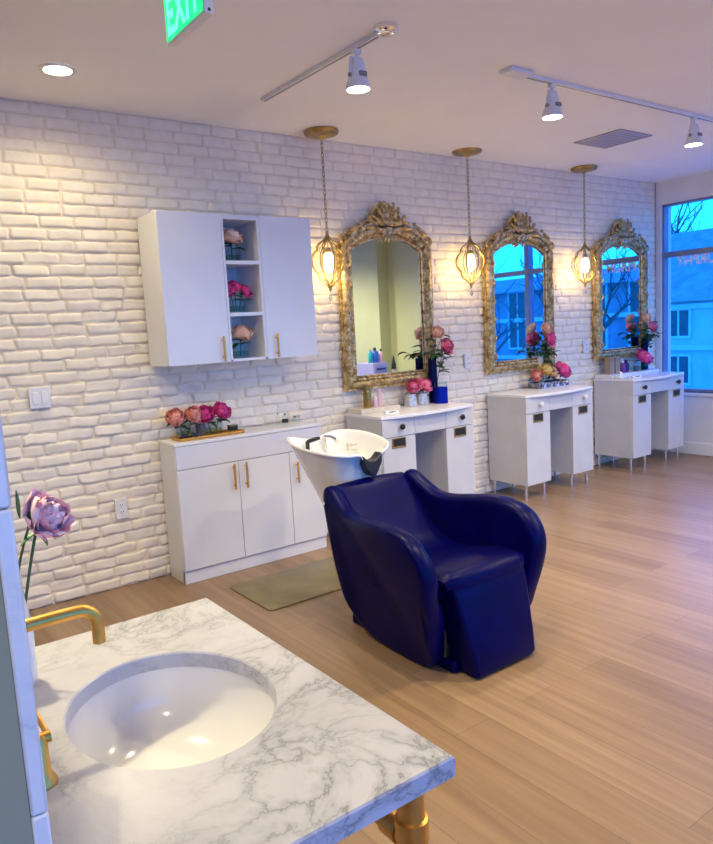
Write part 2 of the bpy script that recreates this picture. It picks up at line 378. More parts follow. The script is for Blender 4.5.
house('street_block', 'dark grey block with rows of windows reflected in the mirrors', X+2, -32, -6.5, 3.0, wn2, M['facade2'], 1.0, (1.4,-.7))
def tree(x, y, h, seed, label):
    r = random.Random(seed); b = MB()
    def grow(p, d, L, rad, lv):
        pts = [p]; n = 3
        for i in range(n):
            d = (d + Vector((r.uniform(-.16,.16), r.uniform(-.16,.16), r.uniform(-.02,.14)))).normalized(); p = p + d*(L/n); pts.append(p)
        b.tube(pts, [rad*(1-.4*i/n) for i in range(n+1)], 4 if lv > 1 else 7, lv > 2)
        if lv < 5:
            for i in range(3 if lv < 4 else 2):
                ax = Vector((r.uniform(-1,1), r.uniform(-1,1), r.uniform(-.2,.6))).normalized()
                grow(p if i else pts[2], (d*.75 + ax*.75).normalized(), L*r.uniform(.66,.84), rad*.58, lv+1)
    grow(Vector((0,0,0)), Vector((0,0,1)), h*.33, h*.022, 0)
    o = b.build('bare_tree', M['bark'], None, fix=False, angle=180); o.location = (x, y, -3.5); tag(o, label, 'tree', 'bare trees across the street')
tree(41, 17.4, 12.5, 3, 'bare winter tree rising over the pale house roof')
tree(55, 25.2, 16, 5, 'tall bare winter tree farthest behind the pale house')
tree(25, -14.0, 9.0, 11, 'bare winter tree before the grey street block')
tree(23, -19.0, 8.5, 17, 'wide bare winter tree reflected in the middle mirror')

# ------------------------------------------------------------------ flowers
def bloom(mb, c, nrm, rad, seed, layers=5, openness=1.0):
    r = random.Random(seed); n = Vector(nrm).normalized(); X = n.orthogonal().normalized(); Y = n.cross(X); c = Vector(c)
    for L in range(layers):
        f = L/(layers-1)                    # 0 inner .. 1 outer
        cnt = 3 + L; tilt0 = R(10 + 84*f*openness); tilt1 = R(-75 + 82*f*openness); Ln = rad*(.70 + .52*f); w = rad*(.36 + .36*f)
        for k in range(cnt):
            a = 2*PI*(k + .5*(L % 2))/cnt + r.uniform(-.2,.2); er = X*math.cos(a) + Y*math.sin(a); et = n.cross(er)
            dj = r.uniform(-.22,.22); t0, t1 = tilt0 + dj, tilt1 + dj + r.uniform(-.25,.35); Lk = Ln*r.uniform(.85,1.1); ph = r.uniform(0, 6)
            line = [(0.03*rad + rad*.10*f, -.22*rad*f)]
            for i in range(5):
                t = t0 + (t1-t0)*((i+.5)/5); p = line[-1]; line.append((p[0] + math.sin(t)*Lk/5, p[1] + math.cos(t)*Lk/5))
            def fn(u, v):
                i = int(round(v*5)); rr, zz = line[i]; s = u*2-1
                ww = w*(math.sin(PI*min(1,(.12+v*.80)))**.6)
                cup = .30*rad*s*s*(.4+.6*v)
                edge = .075*rad*math.sin(s*7+ph)*v*v
                return c + er*(rr - cup*.75) + et*(s*ww) + n*(zz + edge + cup*.15 - .06*rad*s*s*v)
            mb.grid(fn, 6, 5)
def leaf(mb, p, d, L, w, seed=0, droop=.35):
    p = Vector(p); d = Vector(d).normalized(); s = d.cross(Vector((0,0,1)))
    s = s.normalized() if s.length > .1 else Vector((1,0,0)); n = s.cross(d)
    def fn(u, v):
        q = u*2-1; ww = w*math.sin(PI*min(1,max(0,v)))**.8*(1-.25*v)
        return p + d*(L*v) + s*(q*ww) + n*(abs(q)*ww*.35 - droop*L*v*v)
    def fn2(u, v): return Vector(fn(1-u, v)) - n*.0012
    mb.grid(fn, 4, 6); mb.grid(fn2, 4, 6)
ALLFL = []
def flower(kind, label, group, base, head, nrm, rad, pm, seed, leaves=4, layers=6, open_=1.0, lm='leaf', leaf_len=None, cat='flower'):
    """base: point inside the vase, head: bloom centre (world)"""
    t = thing(kind, label, cat, base, group); b = Vector(base); h = Vector(head) - b; n = Vector(nrm).normalized(); r = random.Random(seed*3+1)
    st = MB(); mid = h*.5 + Vector((0,0,abs(h.z)*.12)); pts = catmull([Vector((0,0,0)), mid, h - n*rad*.35], 5, False)
    st.tube(pts, .0028, 7); st.build('stem', M['stem'], t)
    bl = MB(); bloom(bl, h, n, rad, seed, layers, open_); bl.build('bloom', pm, t, fix=False, angle=180)
    lv = MB(); LL = leaf_len or rad*1.1
    for i in range(leaves):
        a = 2*PI*i/max(1,leaves) + r.uniform(-.5,.5); k = .45 + .5*((i*7 % 5)/5); p = pts[min(len(pts)-1, int(k*(len(pts)-1)))]
        leaf(lv, p, (math.cos(a), math.sin(a)*.7, r.uniform(-.1,.6)), LL*r.uniform(.85,1.2), LL*.32, i)
    if leaves: lv.build('leaves', M[lm], t, fix=False, angle=180)
    return t
def vase_cyl(name, label, loc, r, h, mtl, group=None, sq=False, prof=None, water=None, cat='vase'):
    t = thing(name, label, cat, loc, group); b = MB()
    if sq:
        k = r; w = .004
        def rect(q, z): return [(-q,-q,z),(q,-q,z),(q,q,z),(-q,q,z)]
        b.rings([rect(k,0), rect(k,h), rect(k-w,h), rect(k-w,.008)], True, True)
    else:
        prof = prof or [(r,0),(r,h)]
        inner = [(max(.002,a-.003), max(z,.006)) for a, z in reversed(prof)]
        b.lathe([(p, z) for p, z in prof] + inner, n=28)
    b.build('body', mtl, t, angle=50)
    if water:
        q = MB()
        if sq: q.box((-r+.006,-r+.006,.009), (r-.006,r-.006,h*water))
        else:
            q.lathe([(prof[0][0]-.006,.007),(prof[0][0]-.006,h*water)], n=24)
        q.build('water', M['water'], t)
    return t

# ------------------------------------------------------------------ low cabinet
cx0, cx1, cd, chh = 1.575, 2.615, .25, .874
t = thing('storage_cabinet', 'white low cabinet with gold bar handles against the brick wall', 'cabinet', (cx0, 0, 0))
W = cx1-cx0
b = MB(); b.box((0,-cd,.0), (.018,-.022,chh-.02)); b.box((W-.018,-cd,0), (W,-.022,chh-.02)); b.box((.018,-cd+.02,.075), (W-.018,-.022,chh-.02)); b.build('carcass', M['cab'], t, bevel=.0015)
b = MB(); b.box((-.004,-cd-.022,chh-.02), (W+.004,-.022,chh)); b.build('top', M['vantop'], t, bevel=.002)
b = MB(); b.box((0,-cd-.006,0), (W,-cd+.02,.078)); b.build('plinth', M['cab'], t, bevel=.002)
b = MB(); b.box((.002,-cd-.02,.712), (W-.002,-cd,chh-.023)); b.build('drawer_front', M['cab'], t, bevel=.002)
def bar_handle(parent, x, y, z0, z1, mtl='gold'):
    h = MB(); h.box((x-.006,y-.034,z0), (x+.006,y-.022,z1))
    for z in (z0+.025, z1-.025): h.cyl((x,y-.028,z), (x,y,z), .0045, n=10)
    return h.build('handle', M[mtl], parent, bevel=.002)
for a, c, hx, hz in ((.002,.405,.365,(.535,.70)), (.409,.777,.450,(.535,.70)), (.781,W-.002,.826,(.50,.645))):
    b = MB(); b.box((a,-cd-.02,.085), (c,-cd,.708)); d = b.build('door', M['cab'], t, bevel=.002); bar_handle(d, hx, -cd-.02, *hz)

# ------------------------------------------------------------------ wall cabinet
wx0, wx1, wd, wz0, wz1 = 1.565, 2.592, .325, 1.335, 2.215
t = thing('wall_cabinet', 'white wall cabinet with open flower niche between two doors', 'cabinet', (wx0, 0, wz0)); W = wx1-wx0; h = wz1-wz0
n0, n1 = .395, .652
b = MB(); y = -wd+.02
b.box((0,y,0), (.018,-.022,h)); b.box((W-.018,y,0), (W,-.022,h)); b.box((.018,y,h-.018), (W-.018,-.022,h)); b.box((.018,y,0), (W-.018,-.022,.016)); b.box((.018,-.02,.016), (W-.018,-.022,h-.018))
b.box((n0,-wd,.012), (n0+.016,-.02,h-.018)); b.box((n1-.016,-wd,.012), (n1,-.02,h-.018)); b.box((n0+.016,-wd,h-.03), (n1-.016,-.02,h-.018)); b.box((n0+.016,-wd,0), (n1-.016,y,.016))
b.build('carcass', M['cab'], t, bevel=.0015)
for z in (.285,.597):
    b = MB(); b.box((n0+.016,-wd+.002,z-.011), (n1-.016,-.02,z+.011)); b.build('shelf', M['cab'], t, bevel=.001)
for a, c, hx in ((.0,n0-.002,.345), (n1+.002,W,.718)):
    b = MB(); b.box((a,-wd,.0), (c,y,h)); d = b.build('door', M['cab'], t, bevel=.002); bar_handle(d, hx, -wd, .008, .158)
# niche flowers
nx = wx0+(n0+n1)/2
for i, (z, lab, kind, pm) in enumerate(((wz0+.608,'top','peach','p_peach'), (wz0+.296,'middle','magenta','p_magenta'), (wz0+.016,'bottom','peach','p_peach'))):
    z += .001; vx = nx - .012 + i*.004; vy = -.21
    vase_cyl('glass_vase', f'small square clear glass vase in the {lab} niche of the wall cabinet', (vx, vy, z), .042, .085, M['glass'], 'vases in the wall cabinet niche', True, water=.5)
    if kind == 'peach':
        flower('peony', f'single peach peony in the {lab} niche of the wall cabinet', 'niche peonies', (vx, vy, z+.012), (vx+(.0 if i == 0 else .01), vy-.01, z+.140), (.1,-.45,1), .075, M[pm], 11+i, 5)
    else:
        for k, (dx, dz, nn) in enumerate(((-.045,.138,(-.5,-.6,.8)), (.055,.128,(.6,-.5,.7)), (.0,.155,(.05,-.5,1)))):
            flower('peony', ('left-hand','right-hand','central')[k] + ' magenta peony in the middle niche of the wall cabinet', 'niche peonies', (vx+dx*.3, vy, z+.012), (vx+dx, vy-.01+(.02 if k == 2 else 0), z+dz), nn, .052, M[pm], 21+k, 3)

# low cabinet props
T = chh
tr = thing('gold_tray', 'rectangular gold tray on the left of the white low cabinet', 'tray', (1.85,-.150,T))
b = MB(); b.box((-.215,-.07,0), (.215,.07,.006)); b.build('tray_base', M['gold'], tr, bevel=.002)
b = MB(); q = [(-.215,-.07,.012),(.215,-.07,.012),(.215,.07,.012),(-.215,.07,.012)]
for i in range(4): b.cyl(q[i], q[(i+1) % 4], .007, n=10)
for p in q: b.blob(p, ((.0075,0,0),(0,.0075,0),(0,0,.0075)))
b.build('tray_rim', M['gold'], tr)
Tt = T+.0065
for vx, lab, pm, sd, word in ((1.705,'coral','p_coral',31,'left'), (1.893,'magenta','p_magenta',41,'right')):
    vase_cyl('glass_vase', f'clear glass cube vase holding the {lab} peonies on the gold tray', (vx,-.135,Tt), .045, .088, M['glass'], 'vases on the gold tray', True, water=.45)
    for k, (dx, dy, dz) in enumerate(((-.056,-.01,.13), (.052,-.02,.137))):
        flower('peony', f'{("left","right")[k]} {lab} peony of the pair on the gold tray', 'tray peonies', (vx+dx*.3,-.135,Tt+.012), (vx+dx,-.135+dy,Tt+dz-.005), (dx*5,-.55,.8), .066, M[pm], sd+k, 4)
vase_cyl('tumbler', 'grey glass tumbler between the two peony vases on the gold tray', (1.80,-.150,Tt), .03, .075, M['greyglass'], prof=[(.024,0),(.03,.075)], cat='glass')
s = thing('sunglasses', 'dark sunglasses lying at the left end of the gold tray', 'sunglasses', (1.70,-.195,Tt))
for dx in (-.032,.032):
    b = MB(); b.blob((dx,-.01,.018), ((.026,0,0),(0,.007,.003),(0,-.004,.018))); b.build('lens', M['black'], s)
b = MB(); b.tube([(-.008,-.01,.026),(0,-.012,.029),(.008,-.01,.026)], .0025, 6); b.tube([(-.058,-.008,.026),(-.06,.03,.018),(-.054,.062,.004)], .0028, 6); b.tube([(.058,-.008,.026),(.06,.03,.018),(.054,.062,.004)], .0028, 6); b.build('temples', M['gold'], s)
s = thing('trinket_box', 'small dark trinket box at the right end of the gold tray', 'box', (2.02,-.15,Tt))
b = MB(); b.box((-.028,-.02,.012), (.028,.02,.036)); b.build('body', M['black'], s, bevel=.003)
b = MB(); b.box((-.03,-.022,.036), (.03,.022,.046)); b.build('lid', M['bronze'], s, bevel=.003)
for sx in (-.022,.022):
    for sy in (-.014,.014):
        b = MB(); b.cyl((sx,sy,0), (sx,sy,.012), .004, n=8); b.build('foot', M['gold'], s)
def bottle(name, label, loc, r, h, bm_, capm, group=None, neck=.35, cap=.16, cat='bottle', pump=False):
    t = thing(name, label, cat, loc, group); b = MB(); nz = h*(1-cap)
    b.lathe([(r*.92,0),(r,.004),(r,nz*.82),(r*.85,nz*.9),(r*neck,nz*.95),(r*neck,nz)], n=20); b.build('body', bm_, t, angle=50)
    c = MB(); c.lathe([(r*neck*1.25,nz-.002),(r*neck*1.25,h)], n=16)
    if pump: c.cyl((0,0,h-.001), (0,0,h+.018), .004, n=8); c.box((-.022,-.006,h+.016), (.008,.006,h+.024))
    c.build('pump' if pump else 'cap', capm, t, bevel=.0008); return t
bottle('glass_bottle', 'small clear bottle with dark label at the right of the low cabinet top', (2.44,-.10,T), .022, .075, M['glass'], M['chrome'], 'clear bottles on the low cabinet')
lb = MB(); lb.lathe([(.0228,.012),(.0228,.034)], n=20, cap0=False, cap1=False); 
bt_ = [o for o in bpy.data.objects if o.get('label','').startswith('small clear bottle with dark')][0]; lb.build('bottle_label', M['ink'], bt_)
bottle('glass_bottle', 'tall clear bottle with chrome cap just left of the dark labelled bottle', (2.395,-.085,T), .016, .085, M['glass'], M['chrome'], 'clear bottles on the low cabinet')
bottle('glass_jar', 'squat clear jar nearest the right end of the low cabinet top', (2.535,-.09,T), .028, .05, M['glass'], M['chrome'], 'clear bottles on the low cabinet', neck=.8, cap=.25, cat='jar')

# ------------------------------------------------------------------ styling vanities
VW, VD, VH, VB = .885, .449, .879, .124
def vanity(knobm):
    t = thing('styling_vanity', '-', 'vanity', (0,0,0), 'styling vanities along the brick wall'); zt = VH-.022
    def bow(x): return -VD - .055*(1-((x-VW/2)/(VW/2))**2)
    n = 24; xs = [-.004 + (VW+.008)*i/n for i in range(n+1)]
    b = MB(); poly = [(-.004,-.022)] + [(x, bow(min(max(x,0),VW))) for x in xs] + [(VW+.004,-.022)]
    b.prism(poly, zt, VH, 'z'); b.build('top', M['vantop'], t, bevel=.002)
    for a, c in ((0,.30),(.601,VW)):
        b = MB(); b.box((a,-VD+.018,VB), (c,-.024,.722)); b.build('pedestal', M['van'], t, bevel=.002)
        d = MB(); d.box((a+.001,-VD,VB+.001), (c-.001,-VD+.018,.720)); d = d.build('door', M['van'], t, bevel=.002)
        x0 = a+.082 if a == 0 else a+.078
        for (p, q, r_, s_) in ((x0,x0+.125,.73,.736),(x0,x0+.125,.650,.656),(x0,x0+.007,.656,.73),(x0+.118,x0+.125,.656,.73)): pass
        f = MB(); zl, zh = .645, .716
        f.box((x0,-VD-.006,zl),(x0+.008,-VD,zh)); f.box((x0+.117,-VD-.006,zl),(x0+.125,-VD,zh)); f.box((x0+.008,-VD-.006,zl),(x0+.117,-VD,zl+.012)); f.box((x0+.008,-VD-.006,zh-.006),(x0+.117,-VD,zh))
        f = f.build('label_holder', M['brass'], d, bevel=.001)
        f2 = MB(); f2.box((x0+.008,-VD-.002,zl+.012),(x0+.117,-VD,zh-.006)); f2.build('label_insert', M['black'], d)
        for lx in (a+.035, c-.035):
            for ly in (-VD+.05,-.05):
                g = MB(); g.lathe([(.0125,0),(.0125,VB)], (lx,ly,0), 16); g.build('leg', M['chrome'], t)
    b = MB(); b.box((0,-VD+.018,.722), (VW,-.024,zt)); b.box((.30,-.03,VB), (.601,-.024,.722)); b.build('carcass', M['van'], t, bevel=.0015)
    for i, (a, c) in enumerate(((.001,.299),(.301,.600),(.602,VW-.001))):
        d = MB(); d.box((a,-VD,.725), (c,-VD+.018,zt-.003)); d = d.build('drawer', M['van'], t, bevel=.002)
        if i != 1:
            k = MB(); kx = .165 if i == 0 else .752
            k.rings([[(kx+r*math.cos(2*PI*j/18), -VD-yy, .793+r*math.sin(2*PI*j/18)) for j in range(18)] for r, yy in ((.007,0),(.007,.014),(.019,.018),(.022,.027),(.017,.036),(.006,.039))]); k.build('knob', knobm, d)
    return t
M['darkbronze'] = subtle(mat('dark_bronze_knob', rough=.3, metal=.7), (.035,.025,.02), (.07,.05,.04), 14)
v1 = vanity(M['darkbronze']); v1.location = (3.002,0,0); v1['label'] = 'white styling vanity behind the wash bowl, blue jar and roses on top'
v3 = dup(v1, (6.0,0,0), 'white styling vanity beside the blue window, bronze knobs, purple bottle on top')
v2 = vanity(M['plastic']); v2.location = (4.495,0,0); v2['label'] = 'white styling vanity with white knobs and a mirrored flower tray on top'

# ------------------------------------------------------------------ ornate mirrors
def ornate_mirror():
    t = thing('ornate_mirror', '-', 'mirror', (0,-.016,1.035), 'ornate mirrors on the brick wall')
    # local x centred, z from frame bottom; wall at y=0
    hw, spring, top = .398, 1.035, 1.175         # centre-line of the frame moulding
    def arch(w, z0, z1, n=24):
        pts = []
        for i in range(n+1):
            s = -1 + 2*i/n; pts.append((s*w, z0 + (z1-z0)*(1-abs(s)**2.4)))
        return pts
    path = [(-hw,.05)] + [(-hw, .05+(spring-.05)*k/6) for k in range(1,6)] + arch(hw, spring, top) + [(hw, spring-(spring-.05)*k/6) for k in range(1,6)] + [(hw,.05)]
    N = len(path); prof = [(-.052,-.004),(-.052,-.030),(-.040,-.042),(-.026,-.036),(-.012,-.050),(.008,-.056),(.024,-.046),(.034,-.032),(.046,-.034),(.050,-.012),(.050,-.004)]
    rings = []
    for i in range(N):
        p = Vector(path[i]); a = (p - Vector(path[i-1])).normalized(); c = (Vector(path[(i+1) % N]) - p).normalized()
        n1 = Vector((-a.y,a.x)); n2 = Vector((-c.y,c.x)); nn = (n1+n2).normalized(); k = 1/max(.5, nn.dot(n1))
        rings.append([(p.x+nn.x*o*k, y, p.y+nn.y*o*k) for o, y in prof])   # negative o is inward? (path runs clockwise from lower left)
    rings.append(rings[0]); b = MB(); b.rings(rings, False, False); b.build('frame', M['gilt'], t, angle=60)
    g = MB(); poly = [(-hw+.03,.075)] + arch(hw-.03, spring-.02, top-.03) + [(hw-.03,.075)]
    g.prism(poly, -.018, -.012, 'y'); g.build('mirror_glass', M['mirror'], t)
    # inner cream bead line
    bd = MB(); pb = [(-hw+.055,.105)] + arch(hw-.055, spring-.02, top-.055) + [(hw-.055,.105)]
    bd.tube([(x,-.030,z) for x, z in pb], .007, 7, closed=True); bd.build('inner_bead', M['giltpale'], t)
    def acan(mb, x, z, ang, L, w, y=-.05, curl=1):
        d = Vector((math.cos(ang),0,math.sin(ang))); s = Vector((-d.z,0,d.x)); p = Vector((x,y,z))
        pts = []; a = ang
        for k in range(6):
            pts.append(p.copy()); p = p + Vector((math.cos(a),0,math.sin(a)))*(L/5) + Vector((0,-.004*(2.5-k),0)); a += curl*.32
        mb.tube(pts, [w*q for q in (.55,.95,1,.85,.6,.25)], 7)
        e = pts[-1]; mb.blob(e, ((w*.75,0,0),(0,w*.6,0),(0,0,w*.75)), 8, 5)
    # leaf work along the arch
    lw = MB(); r = random.Random(5); ap = arch(hw+.012, spring+.01, top+.045, 26)
    for i in range(1,26):
        x, z = ap[i]; dx, dz = ap[min(26,i+1)][0]-ap[i-1][0], ap[min(26,i+1)][1]-ap[i-1][1]; a = math.atan2(dz, dx); sg = 1 if x < 0 else -1
        acan(lw, x, z, a + (PI if x > 0 else 0) + sg*.5, .055 + .02*r.random(), .013, -.046, -sg)
        lw.blob((x*.94, -.052, z-.045+.01*r.random()), ((.016,0,.006),(0,.012,0),(-.005,0,.012)), 8, 5)
    lw.build('leaf_carving', M['giltpale'], t)
    # shoulder scrolls
    for sg in (-1,1):
        sc = MB(); sp = []
        for k in range(22):
            q = k/21; rr = .040*(1-q*.85); a = R(200) - q*R(520); sp.append((sg*(hw+.005+rr*math.cos(a)*1.0), -.04-.014*q, spring+.055+rr*math.sin(a)))
        sc.tube(sp, [.017*(1-.45*k/21) for k in range(22)], 8)
        acan(sc, sg*(hw-.02), spring+.10, (R(25) if sg < 0 else R(155)), .15, .02, -.05, -sg*.3)
        sc.build('shoulder_scroll', M['gilt'], t)
    # crest: carved backing + shell and leaves
    cr = MB(); cp = [(-.21,1.165),(-.185,1.215),(-.15,1.245),(-.135,1.29),(-.105,1.325),(-.06,1.352),(-.03,1.375),(0,1.388),(.03,1.375),(.06,1.352),(.105,1.325),(.135,1.29),(.15,1.245),(.185,1.215),(.21,1.165),(.10,1.13),(-.10,1.13)]
    cr.prism(cp, -.036, -.006, 'y'); cr.build('crest_panel', M['gilt'], t, bevel=.008)
    ct = MB()
    for k in range(9):
        a = R(90) + (k-4)*R(21); L = .125 - .006*abs(k-4); d = Vector((math.cos(a),0,math.sin(a))); s = Vector((-d.z,0,d.x)); c = Vector((0,-.045,1.235)) + d*L*.5
        ct.blob(c, (tuple(d*L*.52), tuple(s*.017), (0,-.016,0)), 10, 6)
    for sg in (-1,1):
        acan(ct, sg*.03, 1.21, R(90)-sg*R(75), .14, .023, -.052, sg*.3); acan(ct, sg*.05, 1.26, R(90)-sg*R(45), .09, .02, -.05, sg*.2); acan(ct, sg*.09, 1.18, R(90)-sg*R(85), .13, .02, -.05, -sg*.15)
        acan(ct, sg*.04, 1.31, R(90)-sg*R(35), .06, .017, -.046, sg*.3); acan(ct, sg*.115, 1.225, R(90)-sg*R(80), .08, .016, -.046, -sg*.2)
    ct.build('crest_leaves', M['gilt'], t)
    sh = MB()
    for k in range(7):
        a = R(270) + (k-3)*R(26); d = Vector((math.cos(a),0,math.sin(a))); s = Vector((-d.z,0,d.x)); L = .085-.006*abs(k-3)
        sh.blob(Vector((0,-.058,1.165)) + d*L*.5, (tuple(d*L*.55), tuple(s*.013), (0,-.014,0)), 8, 6)
    sh.blob((0,-.065,1.175), ((.026,0,0),(0,.016,0),(0,0,.022))); sh.build('shell', M['giltpale'], t)
    # side and bottom carving
    for sg in (-1,1):
        sd = MB()
        for k in range(19):
            z = .07 + k*.052
            sd.blob((sg*(hw+.010),-.044,z), ((.013,0,0),(0,.013,0),(0,0,.023)), 8, 5)
            if k % 3 == 1: acan(sd, sg*(hw-.012), z, R(90)+sg*.5, .06, .009, -.056, -sg*.6)
        sd.build('side_carving', M['gilt'], t)
    bo = MB()
    for k in range(17): bo.blob((-hw+.02+(2*hw-.04)*k/16, -.05, .085), ((.022,0,0),(0,.011,0),(0,0,.010)), 8, 5)
    bo.build('bottom_beading', M['giltpale'], t)
    return t
mr = ornate_mirror(); mr.location.x = 3.447; mr['label'] = 'ornate gilt mirror above the vanity nearest the wall cabinet, reflecting sage walls'
dup(mr, (4.935,-.016,1.035), 'ornate gilt mirror above the white knobbed vanity, reflecting a mullioned blue window')
dup(mr, (6.445,-.016,1.045), 'ornate gilt mirror nearest the window, reflecting the shop lettering')

# ------------------------------------------------------------------ pendant lanterns
def lantern():
    t = thing('pendant_lantern', '-', 'pendant light', (0,0,0), 'pendant lanterns')   # origin = cage centre
    zc = H-1.955
    b = MB(); b.lathe([(.115,zc-.001),(.118,zc-.012),(.11,zc-.026),(.085,zc-.034),(.03,zc-.038),(.016,zc-.052),(.006,zc-.056)], n=36); b.build('canopy', M['brass'], t)
    ch = MB(); z = zc-.05; k = 0
    while z > .20:
        c = z-.0165; pts = []
        for j in range(12):
            a = 2*PI*j/12; u, w = .0085*math.cos(a), .0195*math.sin(a)
            pts.append((u,0,c+w) if k % 2 else (0,u,c+w))
        ch.tube(pts, .0027, 5, closed=True); z -= .0305; k += 1
    ch.build('chain', M['darkbrass'], t)
    pf = [(.006,.185),(.016,.165),(.034,.143),(.060,.128),(.078,.108),(.082,.082),(.100,.066),(.117,.040),(.122,.008),(.116,-.028),(.100,-.055),(.084,-.070),(.080,-.098),(.062,-.122),(.036,-.140),(.016,-.160),(.006,-.178)]
    c = MB()
    for k in range(4):
        a = PI*k/4 + .5; ca, sa = math.cos(a), math.sin(a)
        for s in (1,.80):
            lp = [(r*s*ca, r*s*sa, z*(.5+.5*s)) for r, z in pf] + [(-r*s*ca, -r*s*sa, z*(.5+.5*s)) for r, z in reversed(pf)]
            if s < 1 and k % 2: continue
            c.tube(catmull(lp, 2), .0048 if s == 1 else .0032, 6, closed=True)
    c.blob((0,0,.192), ((.011,0,0),(0,.011,0),(0,0,.02))); c.blob((0,0,-.184), ((.010,0,0),(0,.010,0),(0,0,.016))); c.build('cage', M['darkbrass'], t)
    s = MB(); s.cyl((0,0,.18), (0,0,.075), .004, n=8)
    s.lathe([(.012,.062),(.020,.066),(.020,.088),(.010,.096)], n=18); s.build('socket', M['brass'], t)
    bu = MB(); bu.lathe([(.012,.064),(.030,.050),(.035,.02),(.034,-.03),(.026,-.058),(.008,-.068)], n=20); bu.build('bulb', M['filament'], t)
    cr = MB(); cr.cyl((0,0,-.198),(0,0,-.222), .0015, n=6); cr.rings([[(r*math.cos(2*PI*j/8), r*math.sin(2*PI*j/8), z) for j in range(8)] for r, z in ((.002,-.218),(.010,-.228),(.015,-.243),(.009,-.260),(.002,-.266))]); cr.build('crystal_drop', M['crystal'], t, angle=10)
    return t
def pendlight(t):
    l = bpy.data.lights.new('lantern_glow', 'POINT'); l.energy = 1.9; l.color = (1,.74,.30); l.shadow_soft_size = .045
    o = bpy.data.objects.new('lantern_glow', l); COL.objects.link(o); o.location = Vector(t.location) + Vector((0,-.0,-.085)); return o
l1 = lantern(); l1.location = (2.822,-.18,1.955); l1['label'] = 'brass cage pendant lantern on a chain, between wall cabinet and first mirror'
l2 = dup(l1, (4.19,-.18,1.965), 'brass cage pendant lantern on a chain, between the first and second mirrors')
l3 = dup(l1, (5.665,-.18,1.955), 'brass cage pendant lantern on a chain, between the two mirrors that show blue windows')
for q in (l1,l2,l3): pendlight(q)

# ------------------------------------------------------------------ vanity props
Z = VH + .0005
# vanity 1
rz = .033
t = thing('display_riser', 'low beige riser under the pink bottles on the vanity behind the wash bowl', 'riser', (3.02,-.01,Z)); b = MB(); b.box((0,-.19,0),(.36,0,rz)); b.build('board', M['tangle'], t, bevel=.003)
bottle('spray_bottle', 'tall bronze bottle left of the pale pink bottles', (3.150,-.10,Z+rz), .030, .15, M['bronze'], M['bronze'], neck=.8, cap=.1)
bottle('pink_bottle', 'short pale pink bottle right beside the bronze bottle', (3.215,-.11,Z+rz), .022, .075, M['pinkplastic'], M['plastic'], 'pale pink bottles', neck=.6, cap=.3)
bottle('pink_bottle', 'taller pale pink bottle on the right of the beige riser', (3.262,-.10,Z+rz), .022, .125, M['pinkplastic'], M['pinkplastic'], 'pale pink bottles', neck=.5, cap=.3)
def place_card(label, loc, rz_):
    t = thing('place_card', label, 'card', loc, 'white price cards'); t.rotation_euler.z = rz_
    b = MB(); b.box((-.048,-.028,0),(.048,.028,.024)); b.build('card', M['card'], t, bevel=.002)
    k = MB(); k.box((-.022,-.0285,.010),(.006,-.028,.016)); k.box((-.004,-.0285,.014),(.026,-.028,.019)); k.build('printed_mark', M['ink'], t)
place_card('small white card with black mark on the front corner of the nearest vanity', (3.17,-.35,Z), R(-25))
vp = [(.030,0),(.034,.01),(.044,.06),(.048,.088)]
vp2 = [(.052,0),(.053,.01),(.044,.07),(.040,.095)]
vase_cyl('votive_vase', 'left silver mercury glass vase under the pink peonies', (3.535,-.14,Z), .05, .095, M['mercury'], 'silver votive vases', prof=vp2)
vase_cyl('votive_vase', 'right silver mercury glass vase under the pink peonies', (3.645,-.15,Z), .048, .09, M['mercury'], 'silver votive vases', prof=[(.048,0),(.05,.01),(.044,.07),(.042,.092)])
flower('peony', 'left pink peony in a silver vase on the nearest vanity', 'vanity peonies', (3.535,-.14,Z+.01), (3.56,-.15,Z+.145), (-.5,-.6,.7), .062, M['p_pink'], 51, 3)
flower('peony', 'right pink peony in a silver vase on the nearest vanity', 'vanity peonies', (3.645,-.15,Z+.01), (3.662,-.16,Z+.145), (.3,-.7,.7), .068, M['p_pink'], 52, 3)
tallp = [(.034,0),(.036,.01),(.036,.12),(.034,.24),(.033,.33)]
